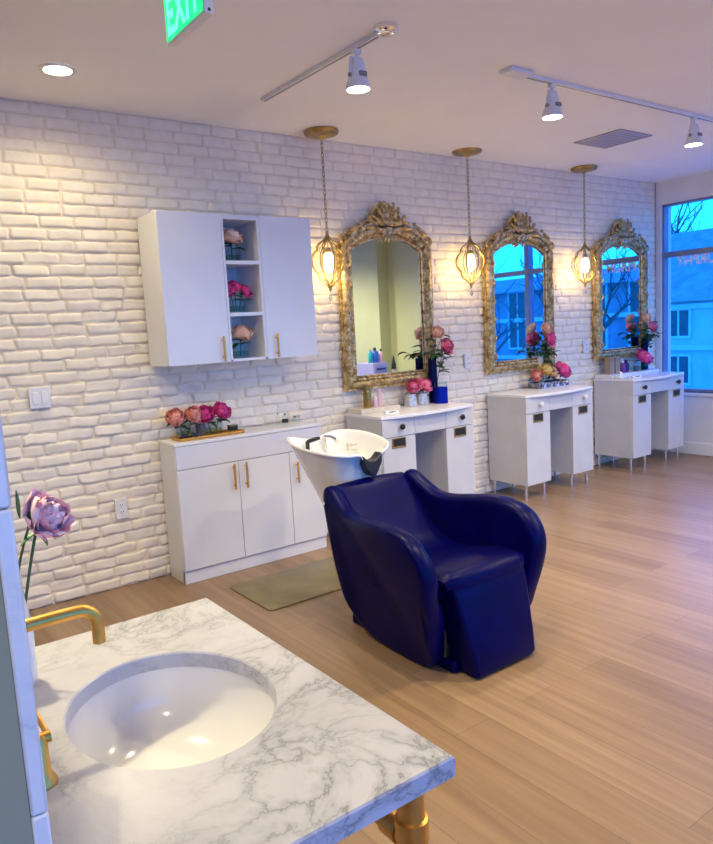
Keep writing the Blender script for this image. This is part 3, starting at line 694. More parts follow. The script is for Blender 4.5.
def rose_vase(vx, vy, zb, mtl, where, top_pm, top_c, hot_pm, hot_c, top_rel, hot_rel, hgt, seed):
    vase_cyl('bud_vase', f'tall slim {mtl[1]} vase holding two roses {where}', (vx,vy,zb), .035, hgt, M[mtl[0]], 'rose vases on the vanities', prof=[(.034,0),(.036,.01),(.036,hgt*.4),(.034,hgt*.75),(.033,hgt)])
    zt = zb+hgt
    flower('rose', f'{top_c} rose {where}', 'vanity roses', (vx-.006,vy,zb+.03), (vx+top_rel[0],vy+top_rel[1],zt+top_rel[2]), (-.15,-.8,.6), .058, M[top_pm], seed, 6, leaf_len=.085, cat='flower')
    flower('rose', f'{hot_c} rose {where}', 'vanity roses', (vx+.008,vy,zb+.03), (vx+hot_rel[0],vy+hot_rel[1],zt+hot_rel[2]), (.25,-.9,.35), .068, M[hot_pm], seed+1, 7, leaf_len=.10)
    br = MB(); rr = random.Random(seed); base = Vector((0,0,0))
    t = thing('foliage_sprig', f'dark green leafy sprig {where}', 'foliage', (vx,vy-.005,zt-.10), 'leafy sprigs')
    st = MB(); lf = MB()
    for k in range(5):
        a = (-2.6,-1.0,-.2,.6,-1.8)[k]; e = Vector((math.cos(a)*.11*rr.uniform(.8,1.2), -.04+.03*math.sin(a), .10+.09*rr.random()+(.14 if k == 3 else 0)))
        pts = catmull([Vector((0,0,0)), Vector((e.x*.25,e.y*.3,.11)), e], 4, False); st.tube(pts, .0022, 6)
        for j in range(4): leaf(lf, pts[-1-j*1], (math.cos(a+j*1.7-1.2), -.3, .25*math.sin(j*2+k)), .070, .025, j)
    st.build('stems', M['stem'], t); lf.build('leaves', M['leaf'], t, fix=False, angle=180)
rose_vase(3.800,-.11, Z, ('darkblueglass','dark blue'), 'on the nearest vanity behind the blue jar', 'p_peach','peach','p_pink','bright pink', (.045,-.02,.225-.03), (.12,-.03,.115-.03), .35, 61)
t = thing('candle_jar', 'cobalt blue glass jar with clear rim on the nearest vanity', 'jar', (3.800,-.195,Z))
b = MB(); b.lathe([(.052,0),(.056,.012),(.053,.02),(.053,.125)], n=28); b.build('body', M['blueglass'], t)
b = MB(); b.lathe([(.053,.125),(.053,.165),(.050,.165),(.050,.125)], n=28, cap0=False, cap1=False); b.build('rim', M['glass'], t)
# vanity 2
t = thing('mirrored_tray', 'smoked mirror planter tray of flowers on the white knobbed vanity', 'tray', (5.175,-.135,Z))
b = MB(); A, B_ = .20, .065
def rc(s, z, o=0): return [(-A*s-o,-B_*s-o,z),(A*s+o,-B_*s-o,z),(A*s+o,B_*s+o,z),(-A*s-o,B_*s+o,z)]
b.rings([rc(.97,0), rc(1,.006), rc(1.03,.048), rc(1.0,.05), rc(.96,.012)]); b.build('tray_body', M['tray_dark'], t)
for k in range(9):
    f = MB(); x = -.18+.045*k; f.prism([(x-.018,.004),(x+.018,.004),(x,.043)], -B_*1.02-.004, -B_*1.0, 'y'); f.build('facet', M['chrome'] if k % 2 else M['tray_dark'], t)
for k, (dx, dz, pm, rad, nn, col) in enumerate(((-.185,.085,'p_coral',.060,(-.6,-.7,.4),'small coral'), (-.05,.118,'p_yellow',.074,(-.1,-.7,.8),'yellow'), (.045,.08,'p_peach',.05,(.0,-1,.35),'peach'), (.175,.098,'p_hot',.088,(.3,-.7,.6),'large hot pink'))):
    flower('peony', f'{col} bloom in the smoked mirror tray', 'tray bouquet blooms', (5.175+dx*.8,-.135,Z+.016), (5.175+dx,-.15,Z+.03+dz), nn, rad, M[pm], 71+k, 4)
rose_vase(5.155,-.055, Z, ('tangle','tan glass'), 'behind the smoked mirror tray', 'p_peach','pale peach','p_hot','hot pink', (.03,-.06,.235), (.06,-.07,.145), .28, 81)
# vanity 3
t = thing('display_riser', 'low white riser along the back of the vanity beside the window', 'riser', (6.03,-.01,Z)); b = MB(); b.box((0,-.20,0),(.80,0,rz)); b.build('board', M['vantop'], t, bevel=.003)
ZR = Z+rz+.0005
for k, (x, lab) in enumerate(((6.13,'left'),(6.225,'right'))):
    t = thing('product_box', f'{lab} upright tan box beside the purple bottle', 'box', (x,-.11,ZR), 'tan product boxes'); b = MB(); b.box((-.038,-.03,0),(.038,.03,.165)); b.build('carton', M['brownbox'], t, bevel=.002)
    b = MB(); b.box((-.039,-.031,.135),(.039,.031,.1405)); b.build('band', M['bronze'], t)
bottle('pump_bottle', 'purple bottle with a white pump on the vanity beside the window', (6.325,-.12,ZR), .034, .115, M['purple'], M['plastic'], neck=.4, pump=True)
bottle('shampoo_bottle', 'navy bottle right of the purple pump bottle', (6.405,-.11,ZR), .030, .12, M['navyplastic'], M['navyplastic'], neck=.45)
place_card('small white card with dark mark on the vanity beside the window', (6.17,-.37,Z), R(-25))
vase_cyl('glass_vase', 'small clear vase of the hot pink peony beside the window', (6.62,-.15,ZR), .048, .075, M['glass'], None, True, water=.5)
flower('peony', 'wide hot pink peony in clear vase beside the window', 'vanity peonies', (6.62,-.15,ZR+.012), (6.625,-.165,ZR+.115), (.0,-.6,.9), .095, M['p_hot'], 91, 5)
bottle('glass_bottle', 'small smoky glass bottle left of the clear peony vase', (6.52,-.15,ZR), .026, .07, M['greyglass'], M['chrome'])
rose_vase(6.765,-.09, ZR, ('darkblueglass','navy'), 'on the vanity beside the window', 'p_peach','cream peach','p_pink','deep pink', (-.02,-.03,.19), (.045,-.05,.10), .33, 95)
t = thing('tissue_pack', 'white tissue pack at the left end of the window vanity', 'tissue', (6.075,-.27,Z)); b = MB(); b.box((-.05,-.035,0),(.05,.035,.03)); b.build('pack', M['card'], t, bevel=.008)
b = MB(); b.grid(lambda u, v: ((u-.5)*.05, -.012+.012*math.sin(u*9)+(v-.5)*.012, .029+v*.045*(.7+.3*math.sin(u*5+1))), 6, 4); b.build('tissue', M['card'], t, fix=False)

# ------------------------------------------------------------------ backwash chair
t = thing('backwash_chair', 'dark vinyl backwash chair, blue window reflection in its colour, with white ceramic wash bowl', 'chair', (2.19,-1.75,0), None)
OX, OY = 2.19, -1.75
def loc(p): return (p[0]-OX, p[1]-OY, p[2])
armp = [(-1.375,.715),(-1.36,.66),(-1.38,.545),(-1.44,.31),(-1.50,.17),(-1.60,.06),(-1.72,.018),(-1.86,.006),(-2.0,.006),(-2.08,.03),(-2.14,.13),(-2.18,.25),(-2.21,.37),(-2.225,.47),(-2.20,.55),(-2.13,.62),(-2.02,.65),(-1.90,.65),(-1.78,.636),(-1.66,.622),(-1.57,.632),(-1.49,.672),(-1.42,.715)]
ap = [(v.x, v.y) for v in catmull([Vector((a,b_,0)) for a, b_ in armp], 4)]
cy, cz = -1.80, .36
def arm(sg):
    # sg -1: side nearer x-; outer face slightly domed, rounded edges, thicker at the front
    b = MB(); rings = []
    def span(y, z):
        f = min(1, max(0, (-y-1.38)/.62)); f = f*f*(3-2*f)
        ot, it = (.305+.108*f, .215+.108*f) if sg < 0 else (.305+.066*f, .215+.055*f)
        keys = ((.0,.265,.19),(.20,.30+.035*f,.20+.03*f),(.42,ot-.012*f,.215+(.092 if sg < 0 else .05)*f),(.60,ot,it),(.80,ot-.01,it))
        for (z0, o0, i0), (z1, o1, i1) in zip(keys, keys[1:]):
            if z <= z1:
                q = min(1, max(0, (z-z0)/(z1-z0))); q = q*q*(3-2*q); return o0+(o1-o0)*q, i0+(i1-i0)*q
        return keys[-1][1:]
    xo = 2.19 + sg*.306
    for sf, ins in ((0,.026),(.03,.011),(.085,.002),(.17,-.002),(.42,-.005),(.70,-.003),(.86,.003),(.96,.014),(1.0,.030)):
        ring = []
        for i, (y, z) in enumerate(ap):
            a = Vector(ap[(i+1) % len(ap)]) - Vector(ap[i-1]); n = Vector((a.y,-a.x)).normalized()
            if n.dot(Vector((cy-y, cz-z))) < 0: n = -n
            o_, i_ = span(y, z)
            ring.append(loc((2.19 + sg*(o_+(i_-o_)*sf), y + n.x*ins, z + n.y*ins)))
        rings.append(ring)
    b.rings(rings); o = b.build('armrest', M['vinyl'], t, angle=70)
    k = MB(); k.cyl(loc((xo-sg*.0,-1.39,.645)), loc((xo+sg*.006,-1.39,.645)), .009, n=14); k.build('bolt_cap', M['chrome'], o)
    return o
arm(-1); arm(1)
def cushion(name, prof, xa, xb, thick, n=4, sub=0, crown=.012):
    """profile (y,z[,xshrink]) list swept across x with a crowned surface"""
    pts = catmull([Vector((y,z,0)) for y, z in prof], n, False); N = len(pts); b = MB(); nx_ = 14; top = []; bot = []
    for i, p in enumerate(pts):
        d = (pts[min(N-1,i+1)] - pts[max(0,i-1)]).normalized(); nn = Vector((-d.y,d.x)); 
        f = i/(N-1); a = xa[0] + (xa[1]-xa[0])*f; c = xb[0] + (xb[1]-xb[0])*f; rt = []; rb = []
        for j in range(nx_+1):
            s = -1+2*j/nx_; h = crown*(1-s*s) - .018*max(0,abs(s)-.86)/.14*1.0
            x = (a+c)/2 + (c-a)/2*s
            rt.append(loc((x, p.x+nn.x*h, p.y+nn.y*h))); rb.append(loc((x, p.x-nn.x*thick, p.y-nn.y*thick)))
        top.append(rt); bot.append(rb)
    rings = [tr_ + list(reversed(rb_)) for tr_, rb_ in zip(top, bot)]
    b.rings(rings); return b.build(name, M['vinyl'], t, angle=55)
# profile direction chosen so that the left normal (-dz,dy) points out of the chair: travel from seat front to back reversed
cushion('backrest', [(-1.72,.40),(-1.62,.45),(-1.52,.545),(-1.43,.65),(-1.375,.708)], (1.985,1.985), (2.395,2.395), .075) if False else None
def outward(prof): return list(reversed(prof))
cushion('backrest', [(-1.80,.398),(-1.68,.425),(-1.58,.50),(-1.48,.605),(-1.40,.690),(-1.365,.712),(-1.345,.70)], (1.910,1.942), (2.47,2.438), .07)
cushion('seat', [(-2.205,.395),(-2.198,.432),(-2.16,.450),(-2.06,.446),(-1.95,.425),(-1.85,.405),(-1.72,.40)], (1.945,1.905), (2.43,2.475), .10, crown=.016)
b = MB()     # front panel: tapered upholstered box from seat edge to floor
rings = []
for z, y, a, c in ((.012,-2.275,2.02,2.38),(.03,-2.283,2.012,2.388),(.12,-2.270,2.0,2.394),(.24,-2.245,1.984,2.402),(.34,-2.222,1.970,2.410),(.40,-2.205,1.962,2.415),(.425,-2.185,1.97,2.41)):
    yb = y+.16; r_ = .02; q = []
    for (px, py, s0) in ((a+r_,y+r_,180),(c-r_,y+r_,270),(c-r_,yb-r_,0),(a+r_,yb-r_,90)):
        for k in range(5): an = R(s0+k*22.5); q.append(loc((px+r_*math.cos(an), py+r_*math.sin(an), z)))
    rings.append(q)
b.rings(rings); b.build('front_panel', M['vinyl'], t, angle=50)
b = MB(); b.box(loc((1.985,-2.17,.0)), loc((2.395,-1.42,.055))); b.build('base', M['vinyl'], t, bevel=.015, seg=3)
b = MB(); b.box(loc((1.985,-2.12,.055)), loc((2.395,-1.50,.33))); b.build('seat_box', M['black'], t, bevel=.01)
# bowl
rim = [(1.972,-.90,.912),(1.945,-1.0,.898),(1.938,-1.12,.886),(1.95,-1.26,.878),(1.985,-1.345,.870),(2.05,-1.388,.862),(2.105,-1.398,.860),(2.128,-1.400,.835),(2.160,-1.396,.782),(2.195,-1.392,.766),(2.228,-1.390,.785),(2.256,-1.386,.835),(2.278,-1.380,.856),(2.335,-1.345,.862),(2.405,-1.27,.872),(2.445,-1.15,.886),(2.455,-1.0,.900),(2.435,-.87,.905),(2.385,-.80,.903),(2.31,-.795,.893),(2.23,-.815,.880),(2.15,-.825,.882),(2.08,-.825,.898),(2.01,-.84,.912)]
rm = catmull([Vector(p) for p in rim], 4); N = len(rm); C = Vector((2.195,-1.10,0))
def ringat(k, z=None, dz=0, sx=1, c=None, flat=0, zt=0):
    out = []
    for p in rm:
        cc = c or C; q = Vector((cc.x+(p.x-C.x)*k*sx, cc.y+(p.y-C.y)*k, p.z+dz))
        if z is not None: q.z = p.z*(1-flat) + z*flat if flat else z
        out.append(loc(q))
    return out
rings = []
low = Vector((2.205,-1.13,0))
for k, z, f, cc in ((.40,.30,1,(2.21,-1.17)),(.44,.42,1,(2.21,-1.165)),(.52,.54,1,(2.208,-1.155)),(.66,.66,1,(2.203,-1.135)),(.80,.755,.9,(2.199,-1.115)),(.91,.82,.55,(2.196,-1.105)),(.975,.85,.18,(2.195,-1.10))):
    rings.append(ringat(k, z, c=Vector((*cc,0)), flat=f))
rings += [ringat(1.0, dz=-.012), ringat(1.0, dz=-.003), ringat(.985, dz=0), ringat(.955, dz=-.002), ringat(.93, dz=-.014)]
for k, z, f in ((.89,.80,.35),(.82,.765,.75),(.68,.735,1),(.45,.715,1),(.15,.705,1)): rings.append(ringat(k, z, flat=f))
b = MB(); b.rings(rings); bowl = b.build('wash_bowl', M['ceramic'], t, angle=60)
b = MB(); b.rings([[loc((2.21+r_*math.cos(2*PI*j/32), yc_+r_*math.sin(2*PI*j/32), z_)) for j in range(32)] for r_, yc_, z_ in ((.10,-1.34,0),(.097,-1.338,.02),(.082,-1.33,.05),(.082,-1.27,.18),(.095,-1.17,.31))]); b.build('pedestal', M['ceramic'], t)
b = MB()
nr = [[(2.122,.848),(2.158,.790),(2.195,.772),(2.230,.790),(2.262,.848)], [(2.128,.80),(2.160,.748),(2.192,.722),(2.222,.748),(2.256,.80)]]
for yy0, yy1 in ((-1.402,-1.418),):
    poly = nr[0] + [(2.25,.80),(2.222,.745),(2.192,.718),(2.160,.745),(2.135,.80)]
    pr = [(x, z) for x, z in [(2.126,.848),(2.142,.832),(2.165,.818),(2.190,.815),(2.215,.822),(2.232,.838),(2.248,.852),(2.246,.805),(2.222,.758),(2.206,.736),(2.190,.730),(2.174,.736),(2.154,.758),(2.128,.80)]]
    b.prism([(x-OX, z) for x, z in pr], -1.408-OY, -1.345-OY, 'y')
b.build('neck_rest', M['black'], bowl, bevel=.006)
b = MB(); b.cyl(loc((2.12,-.885,.80)), loc((2.12,-.885,.875)), .012, n=18); b.tube([loc((2.12,-.885,.872)), loc((2.145,-.915,.885)), loc((2.17,-.94,.893))], [.011,.012,.009], 10); b.build('mixer_lever', M['black'], bowl)
b = MB(); b.cyl(loc((2.25,-.865,.80)), loc((2.25,-.865,.885)), .013, n=14); b.tube([loc((2.25,-.865,.88)), loc((2.26,-.93,.885)), loc((2.26,-.98,.865))], [.011,.011,.016], 10); b.build('spray_head', M['chrome'], bowl)
b = MB(); 
for dz in (0,.028): b.tube([loc((2.36,-.93,.80+dz)), loc((2.34,-.96,.80+dz)), loc((2.36,-.99,.80+dz)), loc((2.39,-.99,.80+dz))], .004, 8)
b.cyl(loc((2.352,-.945,.795)), loc((2.352,-.945,.84)), .006, n=10); b.cyl(loc((2.352,-.98,.795)), loc((2.352,-.98,.84)), .006, n=10); b.build('hose_clip', M['chrome'], bowl)

# mat
t = MB(); 
def rr(x0,y0,x1,y1,r_,z):
    q = []
    for (px, py, s0) in ((x0+r_,y0+r_,180),(x1-r_,y0+r_,270),(x1-r_,y1-r_,0),(x0+r_,y1-r_,90)):
        for k in range(6): an = R(s0+k*18); q.append((px+r_*math.cos(an), py+r_*math.sin(an), z))
    return q
mt = MB(); mt.rings([rr(1.745,-.998,2.75,-.48,.035,.0005), rr(1.745,-.998,2.75,-.48,.035,.009), rr(1.752,-.991,2.743,-.487,.035,.012)])
tag(mt.build('floor_mat', M['matrug'], angle=30), 'olive anti-fatigue mat on the floor behind the wash chair', 'mat')

# ------------------------------------------------------------------ vanity counter in the foreground
mz = .86; ME0, ME1 = -3.568, -2.695; mx0, mx1 = .121, .676; th = .032
t = thing('sink_console', 'white marble sink console with oval basin on brass pipe legs', 'sink', (.41,-3.13,0)); OX, OY = .41, -3.13
sc_, sa, sb = (.413,-3.122), .174, .210
b = MB(); n = 64; 
outer = []
for j in range(n):
    a = 2*PI*j/n; ca, sa_ = math.cos(a), math.sin(a); dx, dy = ca*sa, sa_*sb
    tx = ((mx1 if dx > 0 else mx0) - sc_[0])/dx if abs(dx) > 1e-9 else 1e9; ty = ((ME1 if dy > 0 else ME0) - sc_[1])/dy if abs(dy) > 1e-9 else 1e9
    k = min(tx, ty); outer.append((sc_[0]+dx*k, sc_[1]+dy*k))
# snap nearest ring points onto the four corners
for cxn in ((mx0,ME0),(mx1,ME0),(mx1,ME1),(mx0,ME1)):
    j = min(range(n), key=lambda i: (outer[i][0]-cxn[0])**2+(outer[i][1]-cxn[1])**2); outer[j] = cxn
inner = [(sc_[0]+math.cos(2*PI*j/n)*sa, sc_[1]+math.sin(2*PI*j/n)*sb) for j in range(n)]
def lift(q, z, sh=0): return [loc((x,y,z)) for x, y in q]
ins_o = [(min(max(x,mx0+.003),mx1-.003), min(max(y,ME0+.003),ME1-.003)) for x, y in outer]
inr = [(sc_[0]+math.cos(2*PI*j/n)*(sa+.003), sc_[1]+math.sin(2*PI*j/n)*(sb+.003)) for j in range(n)]
rings = [lift(outer,mz-th), lift(outer,mz-.003), lift(ins_o,mz), lift(inr,mz), lift(inner,mz-.003), lift(inner,mz-th), lift(outer,mz-th)]
b.rings(rings, False, False); b.build('countertop', M['marble'], t, angle=35)
b = MB(); pr = [(1.03,0),(1.02,-.03),(.97,-.07),(.86,-.105),(.66,-.128),(.40,-.138),(.12,-.142)]
b.rings([[loc((sc_[0]+math.cos(2*PI*j/n)*sa*k, sc_[1]+math.sin(2*PI*j/n)*sb*k, mz-th+z)) for j in range(n)] for k, z in pr], False, True)
b.rings([[loc((sc_[0]+math.cos(2*PI*j/n)*sa*k, sc_[1]+math.sin(2*PI*j/n)*sb*k, mz-th+z)) for j in range(n)] for k, z in ((1.03,0),(1.08,0),(1.08,-.03),(1.0,-.09),(.8,-.14),(.3,-.155))], False, True)
basin = b.build('basin', M['ceramic'], t, fix=False)
b = MB(); b.lathe([(.022,.0),(.022,.004),(.016,.005)], loc((sc_[0],sc_[1],mz-th-.1425)), 24); b.build('drain', M['gold'], basin)
LX = (.632,.215); LY = (-3.512,-2.755)
for lx in LX:
    for ly in LY:
        if lx < .3 and False: continue
        b = MB(); b.lathe([(.030,0),(.030,.008),(.022,.012),(.0215,mz-th-.085-.03),(.0265,mz-th-.085-.028),(.0265,mz-th-.078),(.0215,mz-th-.076),(.0215,mz-th)], loc((lx,ly,0)), 24); b.build('leg', M['gold'], t, angle=45)
for lx in LX:
    b = MB(); b.cyl(loc((lx,LY[0]+.01,.712)), loc((lx,LY[1]-.01,.712)), .0165, n=20); b.cyl(loc((lx,LY[0]+.024,.712)), loc((lx,LY[0]+.060,.712)), .021, n=20); b.cyl(loc((lx,LY[1]-.024,.712)), loc((lx,LY[1]-.060,.712)), .021, n=20); b.build('side_rail', M['gold'], t)
b = MB(); b.cyl(loc((LX[1]+.01,LY[1],.30)), loc((LX[0]-.01,LY[1],.30)), .0165, n=20); b.build('cross_rail', M['gold'], t)
# faucet
t = thing('faucet', 'brushed gold faucet with curved spout at the wall side of the marble basin', 'faucet', (.19,-3.118,mz)); OX, OY = .19, -3.118
def lz(x, y, z): return (x-OX, y-OY, z)
b = MB(); pts = [lz(.158,-3.118,0), lz(.158,-3.118,.165), lz(.163,-3.118,.188), lz(.178,-3.118,.203), lz(.205,-3.118,.206), lz(.268,-3.118,.206), lz(.286,-3.118,.203), lz(.298,-3.118,.192), lz(.302,-3.118,.175), lz(.302,-3.118,.145)]
sp = catmull(pts[1:], 4, False); b.tube([pts[0]] + sp, .0105, 16); b.build('spout', M['gold'], t)
b = MB(); b.lathe([(.024,0),(.024,.006),(.016,.016),(.013,.022)], lz(.158,-3.118,0), 24); b.build('spout_flange', M['gold'], t)
for y in (-3.222,-3.014):
    b = MB(); b.lathe([(.0205,0),(.0205,.006),(.015,.014),(.0125,.022),(.0125,.072),(.0100,.076)], lz(.175,y,0), 24); hv = b.build('handle_body', M['gold'], t)
    b = MB(); b.cyl(lz(.157,y,.070), lz(.192,y-.0,.070), .0085, n=16); b.tube([lz(.189,y,.072), lz(.182,y+.028,.092), lz(.176,y+.058,.112)], .0042, 10); b.build('lever', M['gold'], hv)
# stub wall with marble slab
b = MB(); b.box((-.06,-3.575,0), (.1025,-2.66,H)); struct(b.build('wall_partition', M['stub']))
for k, (z0, z1) in enumerate(((0,1.0395),(1.0405,1.3495),(1.3505,1.66),(1.661,H))):
    b = MB(); b.box((.103,-3.577,z0), (.1195,-2.66,z1)); struct(b.build('trim_%d' % (k+1), M['marble_edge'], bevel=.003))
# rose in tall vase behind the partition edge
vx, vy = .213, -2.86
vase_cyl('ceramic_vase', 'tall white ceramic vase mostly hidden behind the marble edge', (vx,vy,mz), .028, .22, M['ceramic'], prof=[(.030,0),(.034,.01),(.036,.10),(.026,.19),(.024,.235)])
flower('rose', 'pale pink rose leaning out past the marble edge', None, (vx,vy,mz+.03), (.288,-2.875,1.174), (.60,-.62,.42), .049, M['p_rose'], 103, 0, layers=6, open_=1.0)
t = thing('rose_bud', 'dark green rosebud beside the pale pink rose', 'flower', (vx,vy,mz+.03)); OX, OY = vx, vy
st = MB(); bp = Vector((.262,-2.88,1.175)) - Vector((vx,vy,mz+.03)); st.tube(catmull([Vector((0,0,0)), Vector((.018,-.01,.18)), bp], 4, False), .0025, 7); st.build('stem', M['stem'], t)
bd = MB(); bd.blob(bp+Vector((0,0,.008)), ((.006,0,0),(0,.006,0),(.002,0,.012))); bd.build('bud', M['leaf'], t)
lf = MB(); c0 = Vector((.272,-2.875,1.150)) - Vector((vx,vy,mz+.03))
for d in ((1,-.2,-.35),(-.3,-.2,1),(.2,-.4,.9),(-1,-.3,-.3),(.6,.3,-.7)): leaf(lf, c0, d, .038, .008, 0, .2)
lf.build('leaves', M['leafbright'], t, fix=False, angle=180)
lf = MB(); leaf(lf, Vector((.243,-2.89,1.185))-Vector((vx,vy,mz+.03)), (.15,-.1,1), .055, .009, 0, -.2); lf.build('leaves', M['stem'], t, fix=False, angle=180)

# ------------------------------------------------------------------ wall plates
def plate(name, label, x, z, w, h, kind, group=None):
    t = thing(name, label, 'switch' if kind == 'switch' else 'outlet', (x, -.018, z), group)
    b = MB(); b.box((-w/2,-.006,-h/2),(w/2,.012,h/2)); b.build('cover_plate', M['plastic'], t, bevel=.003)
    if kind == 'switch':
        for dx in (-.024,.024):
            b = MB(); b.box((dx-.016,-.011,-.033),(dx+.016,-.006,.033)); b.build('rocker', M['card'], t, bevel=.002)
    else:
        for dz in (-.021,.021):
            b = MB(); b.lathe([(.0165,0),(.0165,.003)], (0,0,0), 20); b.v = [(x_, -.006-z_, y_+dz) for x_, y_, z_ in b.v]; b.build('socket', M['card'], t)
            k = MB(); k.box((-.008,-.0105,dz-.002),(-.0055,-.009,dz+.008)); k.box((.0055,-.0105,dz-.002),(.008,-.009,dz+.008)); k.blob((0,-.0095,dz-.009), ((.003,0,0),(0,.001,0),(0,0,.003)), 8, 4); k.build('slots', M['ink'], t)
    return t
plate('light_switch', 'white double rocker light switch on the brick wall left of the cabinets', .915, 1.207, .115, .118, 'switch')
plate('wall_outlet', 'white outlet low on the brick wall left of the low cabinet', 1.305, .492, .075, .125, 'outlet', 'brick wall outlets')
plate('wall_outlet', 'white outlet on the brick wall right of the first mirror', 4.285, 1.173, .075, .12, 'outlet', 'brick wall outlets')
plate('wall_outlet', 'white outlet on the brick wall between the second and third mirrors', 5.885, 1.194, .075, .12, 'outlet', 'brick wall outlets')

# ------------------------------------------------------------------ ceiling fittings
def lamp(kind, name, loc_, target, energy, col, size=.05, cone=80, blend=.6):
    l = bpy.data.lights.new(name, kind); l.energy = energy; l.color = col
    l.shadow_soft_size = size
    if kind == 'SPOT': l.spot_size = R(cone); l.spot_blend = blend
    o = bpy.data.objects.new(name, l); COL.objects.link(o); o.location = loc_
    o.rotation_euler = (Vector(target)-Vector(loc_)).to_track_quat('-Z','Y').to_euler(); return o
WARM = (1,.85,.50); NEUT = (1,.87,.60)
def downlight(x, y, label, energy, cone=120):
    t = thing('recessed_downlight', label, 'ceiling light', (x,y,H), 'recessed downlights')
    b = MB(); b.lathe([(.088,-.0005),(.088,-.006),(.066,-.009),(.064,-.002)], n=36, cap0=False, cap1=False); b.build('trim_ring', M['tin'], t)
    b = MB(); b.lathe([(.064,-.003),(.02,-.004)], n=32, cap0=False); b.build('lens', M['down_on'], t)
    lamp('SPOT', 'downlight_beam', (x,y,H-.02), (x,y,0), energy, WARM, .06, cone, .9); return t
downlight(1.05,-.545, 'round recessed downlight lit in the ceiling above the brick wall', 19, 160)
def track_light(label, p0, p1, heads, end_label):
    p0, p1 = Vector(p0), Vector(p1); c = (p0+p1)/2; t = thing('track_rail', label, 'track light', (c.x,c.y,H), 'ceiling tracks')
    d = (p1-p0).normalized(); s = Vector((-d.y,d.x,0)); hl = (p1-p0).length/2
    def bar(mb, a, b_, w, z0, z1): 
        q = [d*a+s*w, d*b_+s*w, d*b_-s*w, d*a-s*w]; mb.rings([[(v.x,v.y,z0) for v in q], [(v.x,v.y,z1) for v in q]])
    b = MB(); bar(b, -hl, hl, .0175, -.020, -.0005); b.build('rail', M['tin'], t, bevel=.002)
    b = MB(); bar(b, -hl+.01, hl-.01, .005, -.0212, -.0200); b.build('rail_slot', M['greymetal'], t)
    return t, d
def track_head(x, y, label, aim, energy):
    t = thing('track_spotlight', label, 'spotlight', (x,y,H-.021), 'track spotlights'); t.scale = (.95,)*3
    b = MB(); b.box((-.022,-.016,-.022),(.022,.016,0)); b.cyl((0,0,-.022),(0,0,-.045), .010, n=12); b.build('mount', M['tin'], t, bevel=.003)
    b = MB(); b.tube([(-.036,0,-.040),(-.044,0,-.075),(-.046,0,-.125)], .006, 8); b.tube([(.036,0,-.040),(.044,0,-.075),(.046,0,-.125)], .006, 8); b.cyl((-.036,0,-.040),(.036,0,-.040), .006, n=8); b.build('yoke', M['tin'], t)
    b = MB(); b.lathe([(.020,-.045),(.030,-.050),(.036,-.085),(.046,-.135),(.060,-.165),(.062,-.190),(.058,-.190),(.054,-.172)], n=32, cap1=False); b.build('lamp_housing', M['tin'], t, angle=50)
    b = MB(); b.lathe([(.056,-.178),(.02,-.176)], n=28, cap0=False); b.build('lens', M['lamp_on'], t)
    b = MB(); b.cyl((-.052,0,-.125),(.052,0,-.125), .011, n=12); b.box((-.02,-.052,-.135),(.02,-.038,-.115)); b.build('bracket_clamp', M['greymetal'], t)
    lamp('SPOT', 'track_beam', (x,y,H-.207), aim, energy, NEUT, .05, 95, .8); return t
tA, d = track_light('white ceiling track running towards the brick wall, nearest the exit sign', (2.15,-.60,H), (2.17,-1.70,H), 1, '')
b = MB(); b.lathe([(.055,-.0005),(.055,-.02),(.045,-.03),(.015,-.034)], (0.0,-.55,0), 28); b.build('feed_cap', M['chrome'], tA)
track_head(2.166,-1.47, 'white track spotlight above the wash chair', (2.15,-1.9,0), 30)
tB, d = track_light('long white ceiling track running parallel to the brick wall', (3.12,-1.585,H), (6.6,-1.60,H), 2, '')
b = MB(); b.box((-1.80,-.045,-.022),(-1.62,.045,-.0005)); b.build('feed_box', M['tin'], tB, bevel=.004)
track_head(3.45,-1.585, 'white track spotlight at the left end of the long track', (3.45,-1.3,0), 42)
track_head(4.95,-1.59, 'white track spotlight on the long track beyond the vent', (4.95,-1.3,0), 38)
# unseen recessed lamps: two light the sage wall, the others added as warm fill
for x, y, e, lab in ((.05,-2.15,96,'added unseen fill lamp over the brick wall left of the cabinets'),(1.6,-2.5,34,'added unseen fill lamp between the marble sink console and wash chair'),(2.9,-3.0,72,'added unseen fill lamp in the open floor area'),(4.9,-2.9,46,'added unseen fill lamp in the open floor nearer the window'),(5.3,-3.9,130,'round recessed downlight in front of the sage wall'),(5.7,-5.4,150,'round recessed downlight by the sage wall nearer the shop front'),(-.5,-4.9,70,'added unseen fill lamp behind the marble partition')):
    downlight(x, y, lab, e, 160)
# vent
t = thing('ceiling_vent', 'pale slatted ceiling vent in front of the second pendant', 'vent', (4.985,-.935,H))
b = MB(); w, w2 = .205, .205
for (a0,b0,a1,b1) in ((-w,-w2,w,-w2+.025),(-w,w2-.025,w,w2),(-w,-w2+.025,-w+.025,w2-.025),(w-.025,-w2+.025,w,w2-.025)): b.box((a0,b0,-.010),(a1,b1,-.0005))
b.build('frame', M['vent'], t, bevel=.002)
b = MB(); b.box((-w+.025,-w2+.025,-.003),(w-.025,w2-.025,-.0005)); b.build('backing', M['greymetal'], t)
for k in range(7):
    x = -w+.05+k*.0517; b = MB(); b.prism([(x-.010,-.003),(x-.007,-.003),(x+.008,-.012),(x+.005,-.012)], -w2+.025, w2-.025, 'x'); b.build('slat', M['vent'], t)
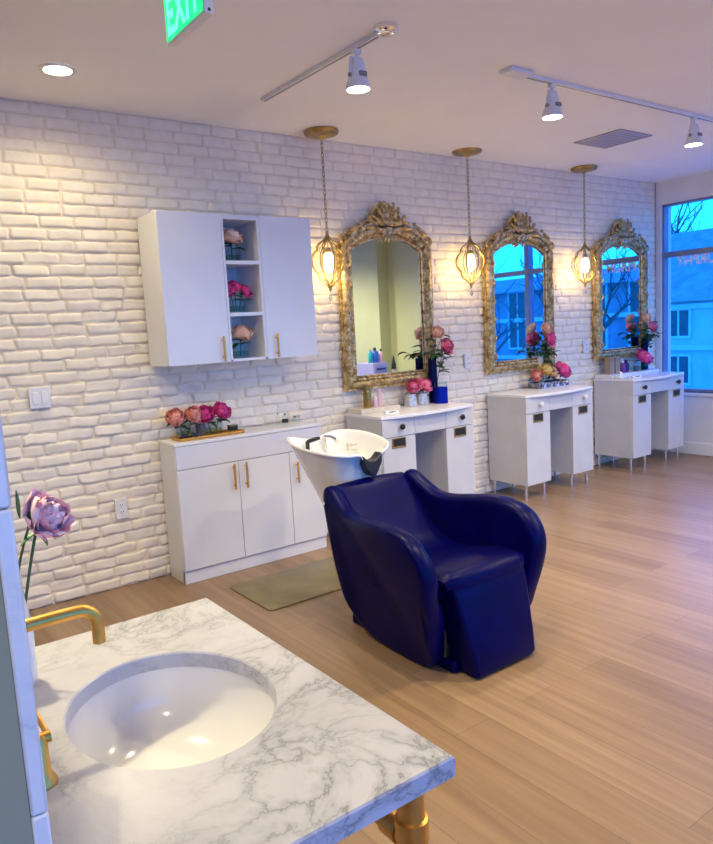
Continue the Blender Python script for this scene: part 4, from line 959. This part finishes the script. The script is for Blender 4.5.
# exit sign
t = thing('exit_sign', 'green lit EXIT sign hanging from the ceiling', 'exit sign', (1.175,-1.79,H))
zb = 2.585-H; hl = .165
b = MB(); b.box((-.018,-hl,zb),(.018,hl,-.026)); b.build('housing', M['tin'], t, bevel=.004)
b = MB(); b.box((-.022,-hl*.6,-.026),(.022,hl*.6,-.0005)); b.build('mount', M['tin'], t, bevel=.004)
b = MB(); b.box((-.0215,-hl+.008,zb+.010),(-.018,hl-.008,-.036)); b.build('lit_panel', M['exit_green'], t)
mw = Matrix(((0,0,-1,-.0225),(-1,0,0,hl-.022),(0,1,0,zb+.026),(0,0,0,1)))
q, me = text_mesh('EXIT', .185, .001, M['exit_letter'], 'sign_lettering', t, mw)
wid = max(v.co.x for v in me.vertices); s_ = (2*hl-.044)/wid; q.scale = (s_,1,1)
b = MB(); b.cyl((0,-hl-.002,zb+.012),(0,-hl+.002,zb+.012), .006, n=12); b.build('test_button', M['black'], t)

# ------------------------------------------------------------------ things seen only in the mirror
t = thing('tool_cart', 'lavender drawer cart reflected low in the first mirror', 'cart', (6.49,-4.26,0))
b = MB(); b.box((-.13,-.20,.08),(.13,.20,.97)); b.build('body', M['lavender'], t, bevel=.008)
for k in range(3):
    b = MB(); b.box((-.12,.20,.16+k*.27),(.12,.215,.41+k*.27)); d = b.build('drawer', M['lavender'], t, bevel=.005); b = MB(); b.box((-.08,.215,.33+k*.27),(.08,.235,.352+k*.27)); b.build('handle', M['navyplastic'], d)
for sx in (-.09,.09):
    for sy in (-.15,.15):
        b = MB(); b.cyl((sx-.012,sy,.04),(sx+.012,sy,.04), .04, n=18); b.build('caster', M['black'], t)
bottle('shampoo_bottle', 'teal bottle on the lavender cart', (6.395,-4.16,.9705), .035, .20, M['tealplastic'], M['tealplastic'])
bottle('shampoo_bottle', 'wide bright blue bottle on the lavender cart', (6.48,-4.16,.9705), .055, .22, M['blueplastic'], M['black'])
bottle('shampoo_bottle', 'pink bottle at the cart edge', (6.575,-4.14,.9705), .03, .20, M['pinkplastic'], M['black'])
t = thing('floor_post', 'slim white post with a pointed black cap beside the lavender cart', 'post', (6.86,-4.20,0)); b = MB(); b.lathe([(.06,0),(.06,.02),(.03,.03),(.03,.85)], n=20); b.build('post', M['tin'], t)
b = MB(); b.lathe([(.04,.85),(.035,.90),(.004,1.06)], n=20); b.build('pointed_cap', M['black'], t)

# ------------------------------------------------------------------ daylight
w = bpy.data.worlds.new('dusk_sky'); scn.world = w; w.use_nodes = True; nt = w.node_tree
bg = nt.nodes['Background']; tc = nt.nodes.new('ShaderNodeTexCoord'); sx = nt.nodes.new('ShaderNodeSeparateXYZ'); cr = nt.nodes.new('ShaderNodeValToRGB')
nt.links.new(tc.outputs['Generated'], sx.inputs[0]); nt.links.new(sx.outputs['Z'], cr.inputs['Fac']); nt.links.new(cr.outputs['Color'], bg.inputs['Color'])
e = cr.color_ramp.elements; e[0].position = .0; e[0].color = (.012,.34,1,1); e[1].position = .5; e[1].color = (.010,.16,.9,1)
bg.inputs['Strength'].default_value = 1.95
def portal(name, locp, rot, sx_, sy_):
    l = bpy.data.lights.new(name, 'AREA'); l.shape = 'RECTANGLE'; l.size = sx_; l.size_y = sy_; l.cycles.is_portal = True
    o = bpy.data.objects.new(name, l); COL.objects.link(o); o.location = locp; o.rotation_euler = rot
portal('daylight_portal', (XW+.16, (Y0+Y1)/2, (Z0+Z1)/2), (0, R(90), 0), Z1-Z0, Y0-Y1)
portal('daylight_portal', ((BX0+BX1)/2, YB-.16, 1.475), (R(90), 0, 0), BX1-BX0, 2.35)

# ------------------------------------------------------------------ camera
cam = bpy.data.cameras.new('camera'); co = bpy.data.objects.new('camera', cam); COL.objects.link(co)
r2 = Vector((.80446202,-.59148999,-.05459356)); u2 = Vector((.12131467,.073631,.9898794)); fw = Vector((.58148398,.80294338,-.13098975))
mw = Matrix(((r2.x,u2.x,-fw.x,0),(r2.y,u2.y,-fw.y,-4.29827),(r2.z,u2.z,-fw.z,1.5),(0,0,0,1)))
co.matrix_world = mw; cam.sensor_fit = 'VERTICAL'; cam.sensor_height = 24; cam.lens = 713.1435*24/844; cam.clip_start = .02; cam.clip_end = 300
scn.camera = co
vs_ = scn.view_settings; vs_.view_transform = 'Standard'; vs_.look = 'None'; vs_.gamma = 1; vs_.use_curve_mapping = False; vs_.exposure = 1.22
scn.cycles.use_denoising = True
scn.cycles.max_bounces = 10; scn.cycles.diffuse_bounces = 5; scn.cycles.glossy_bounces = 5; scn.cycles.transparent_max_bounces = 16
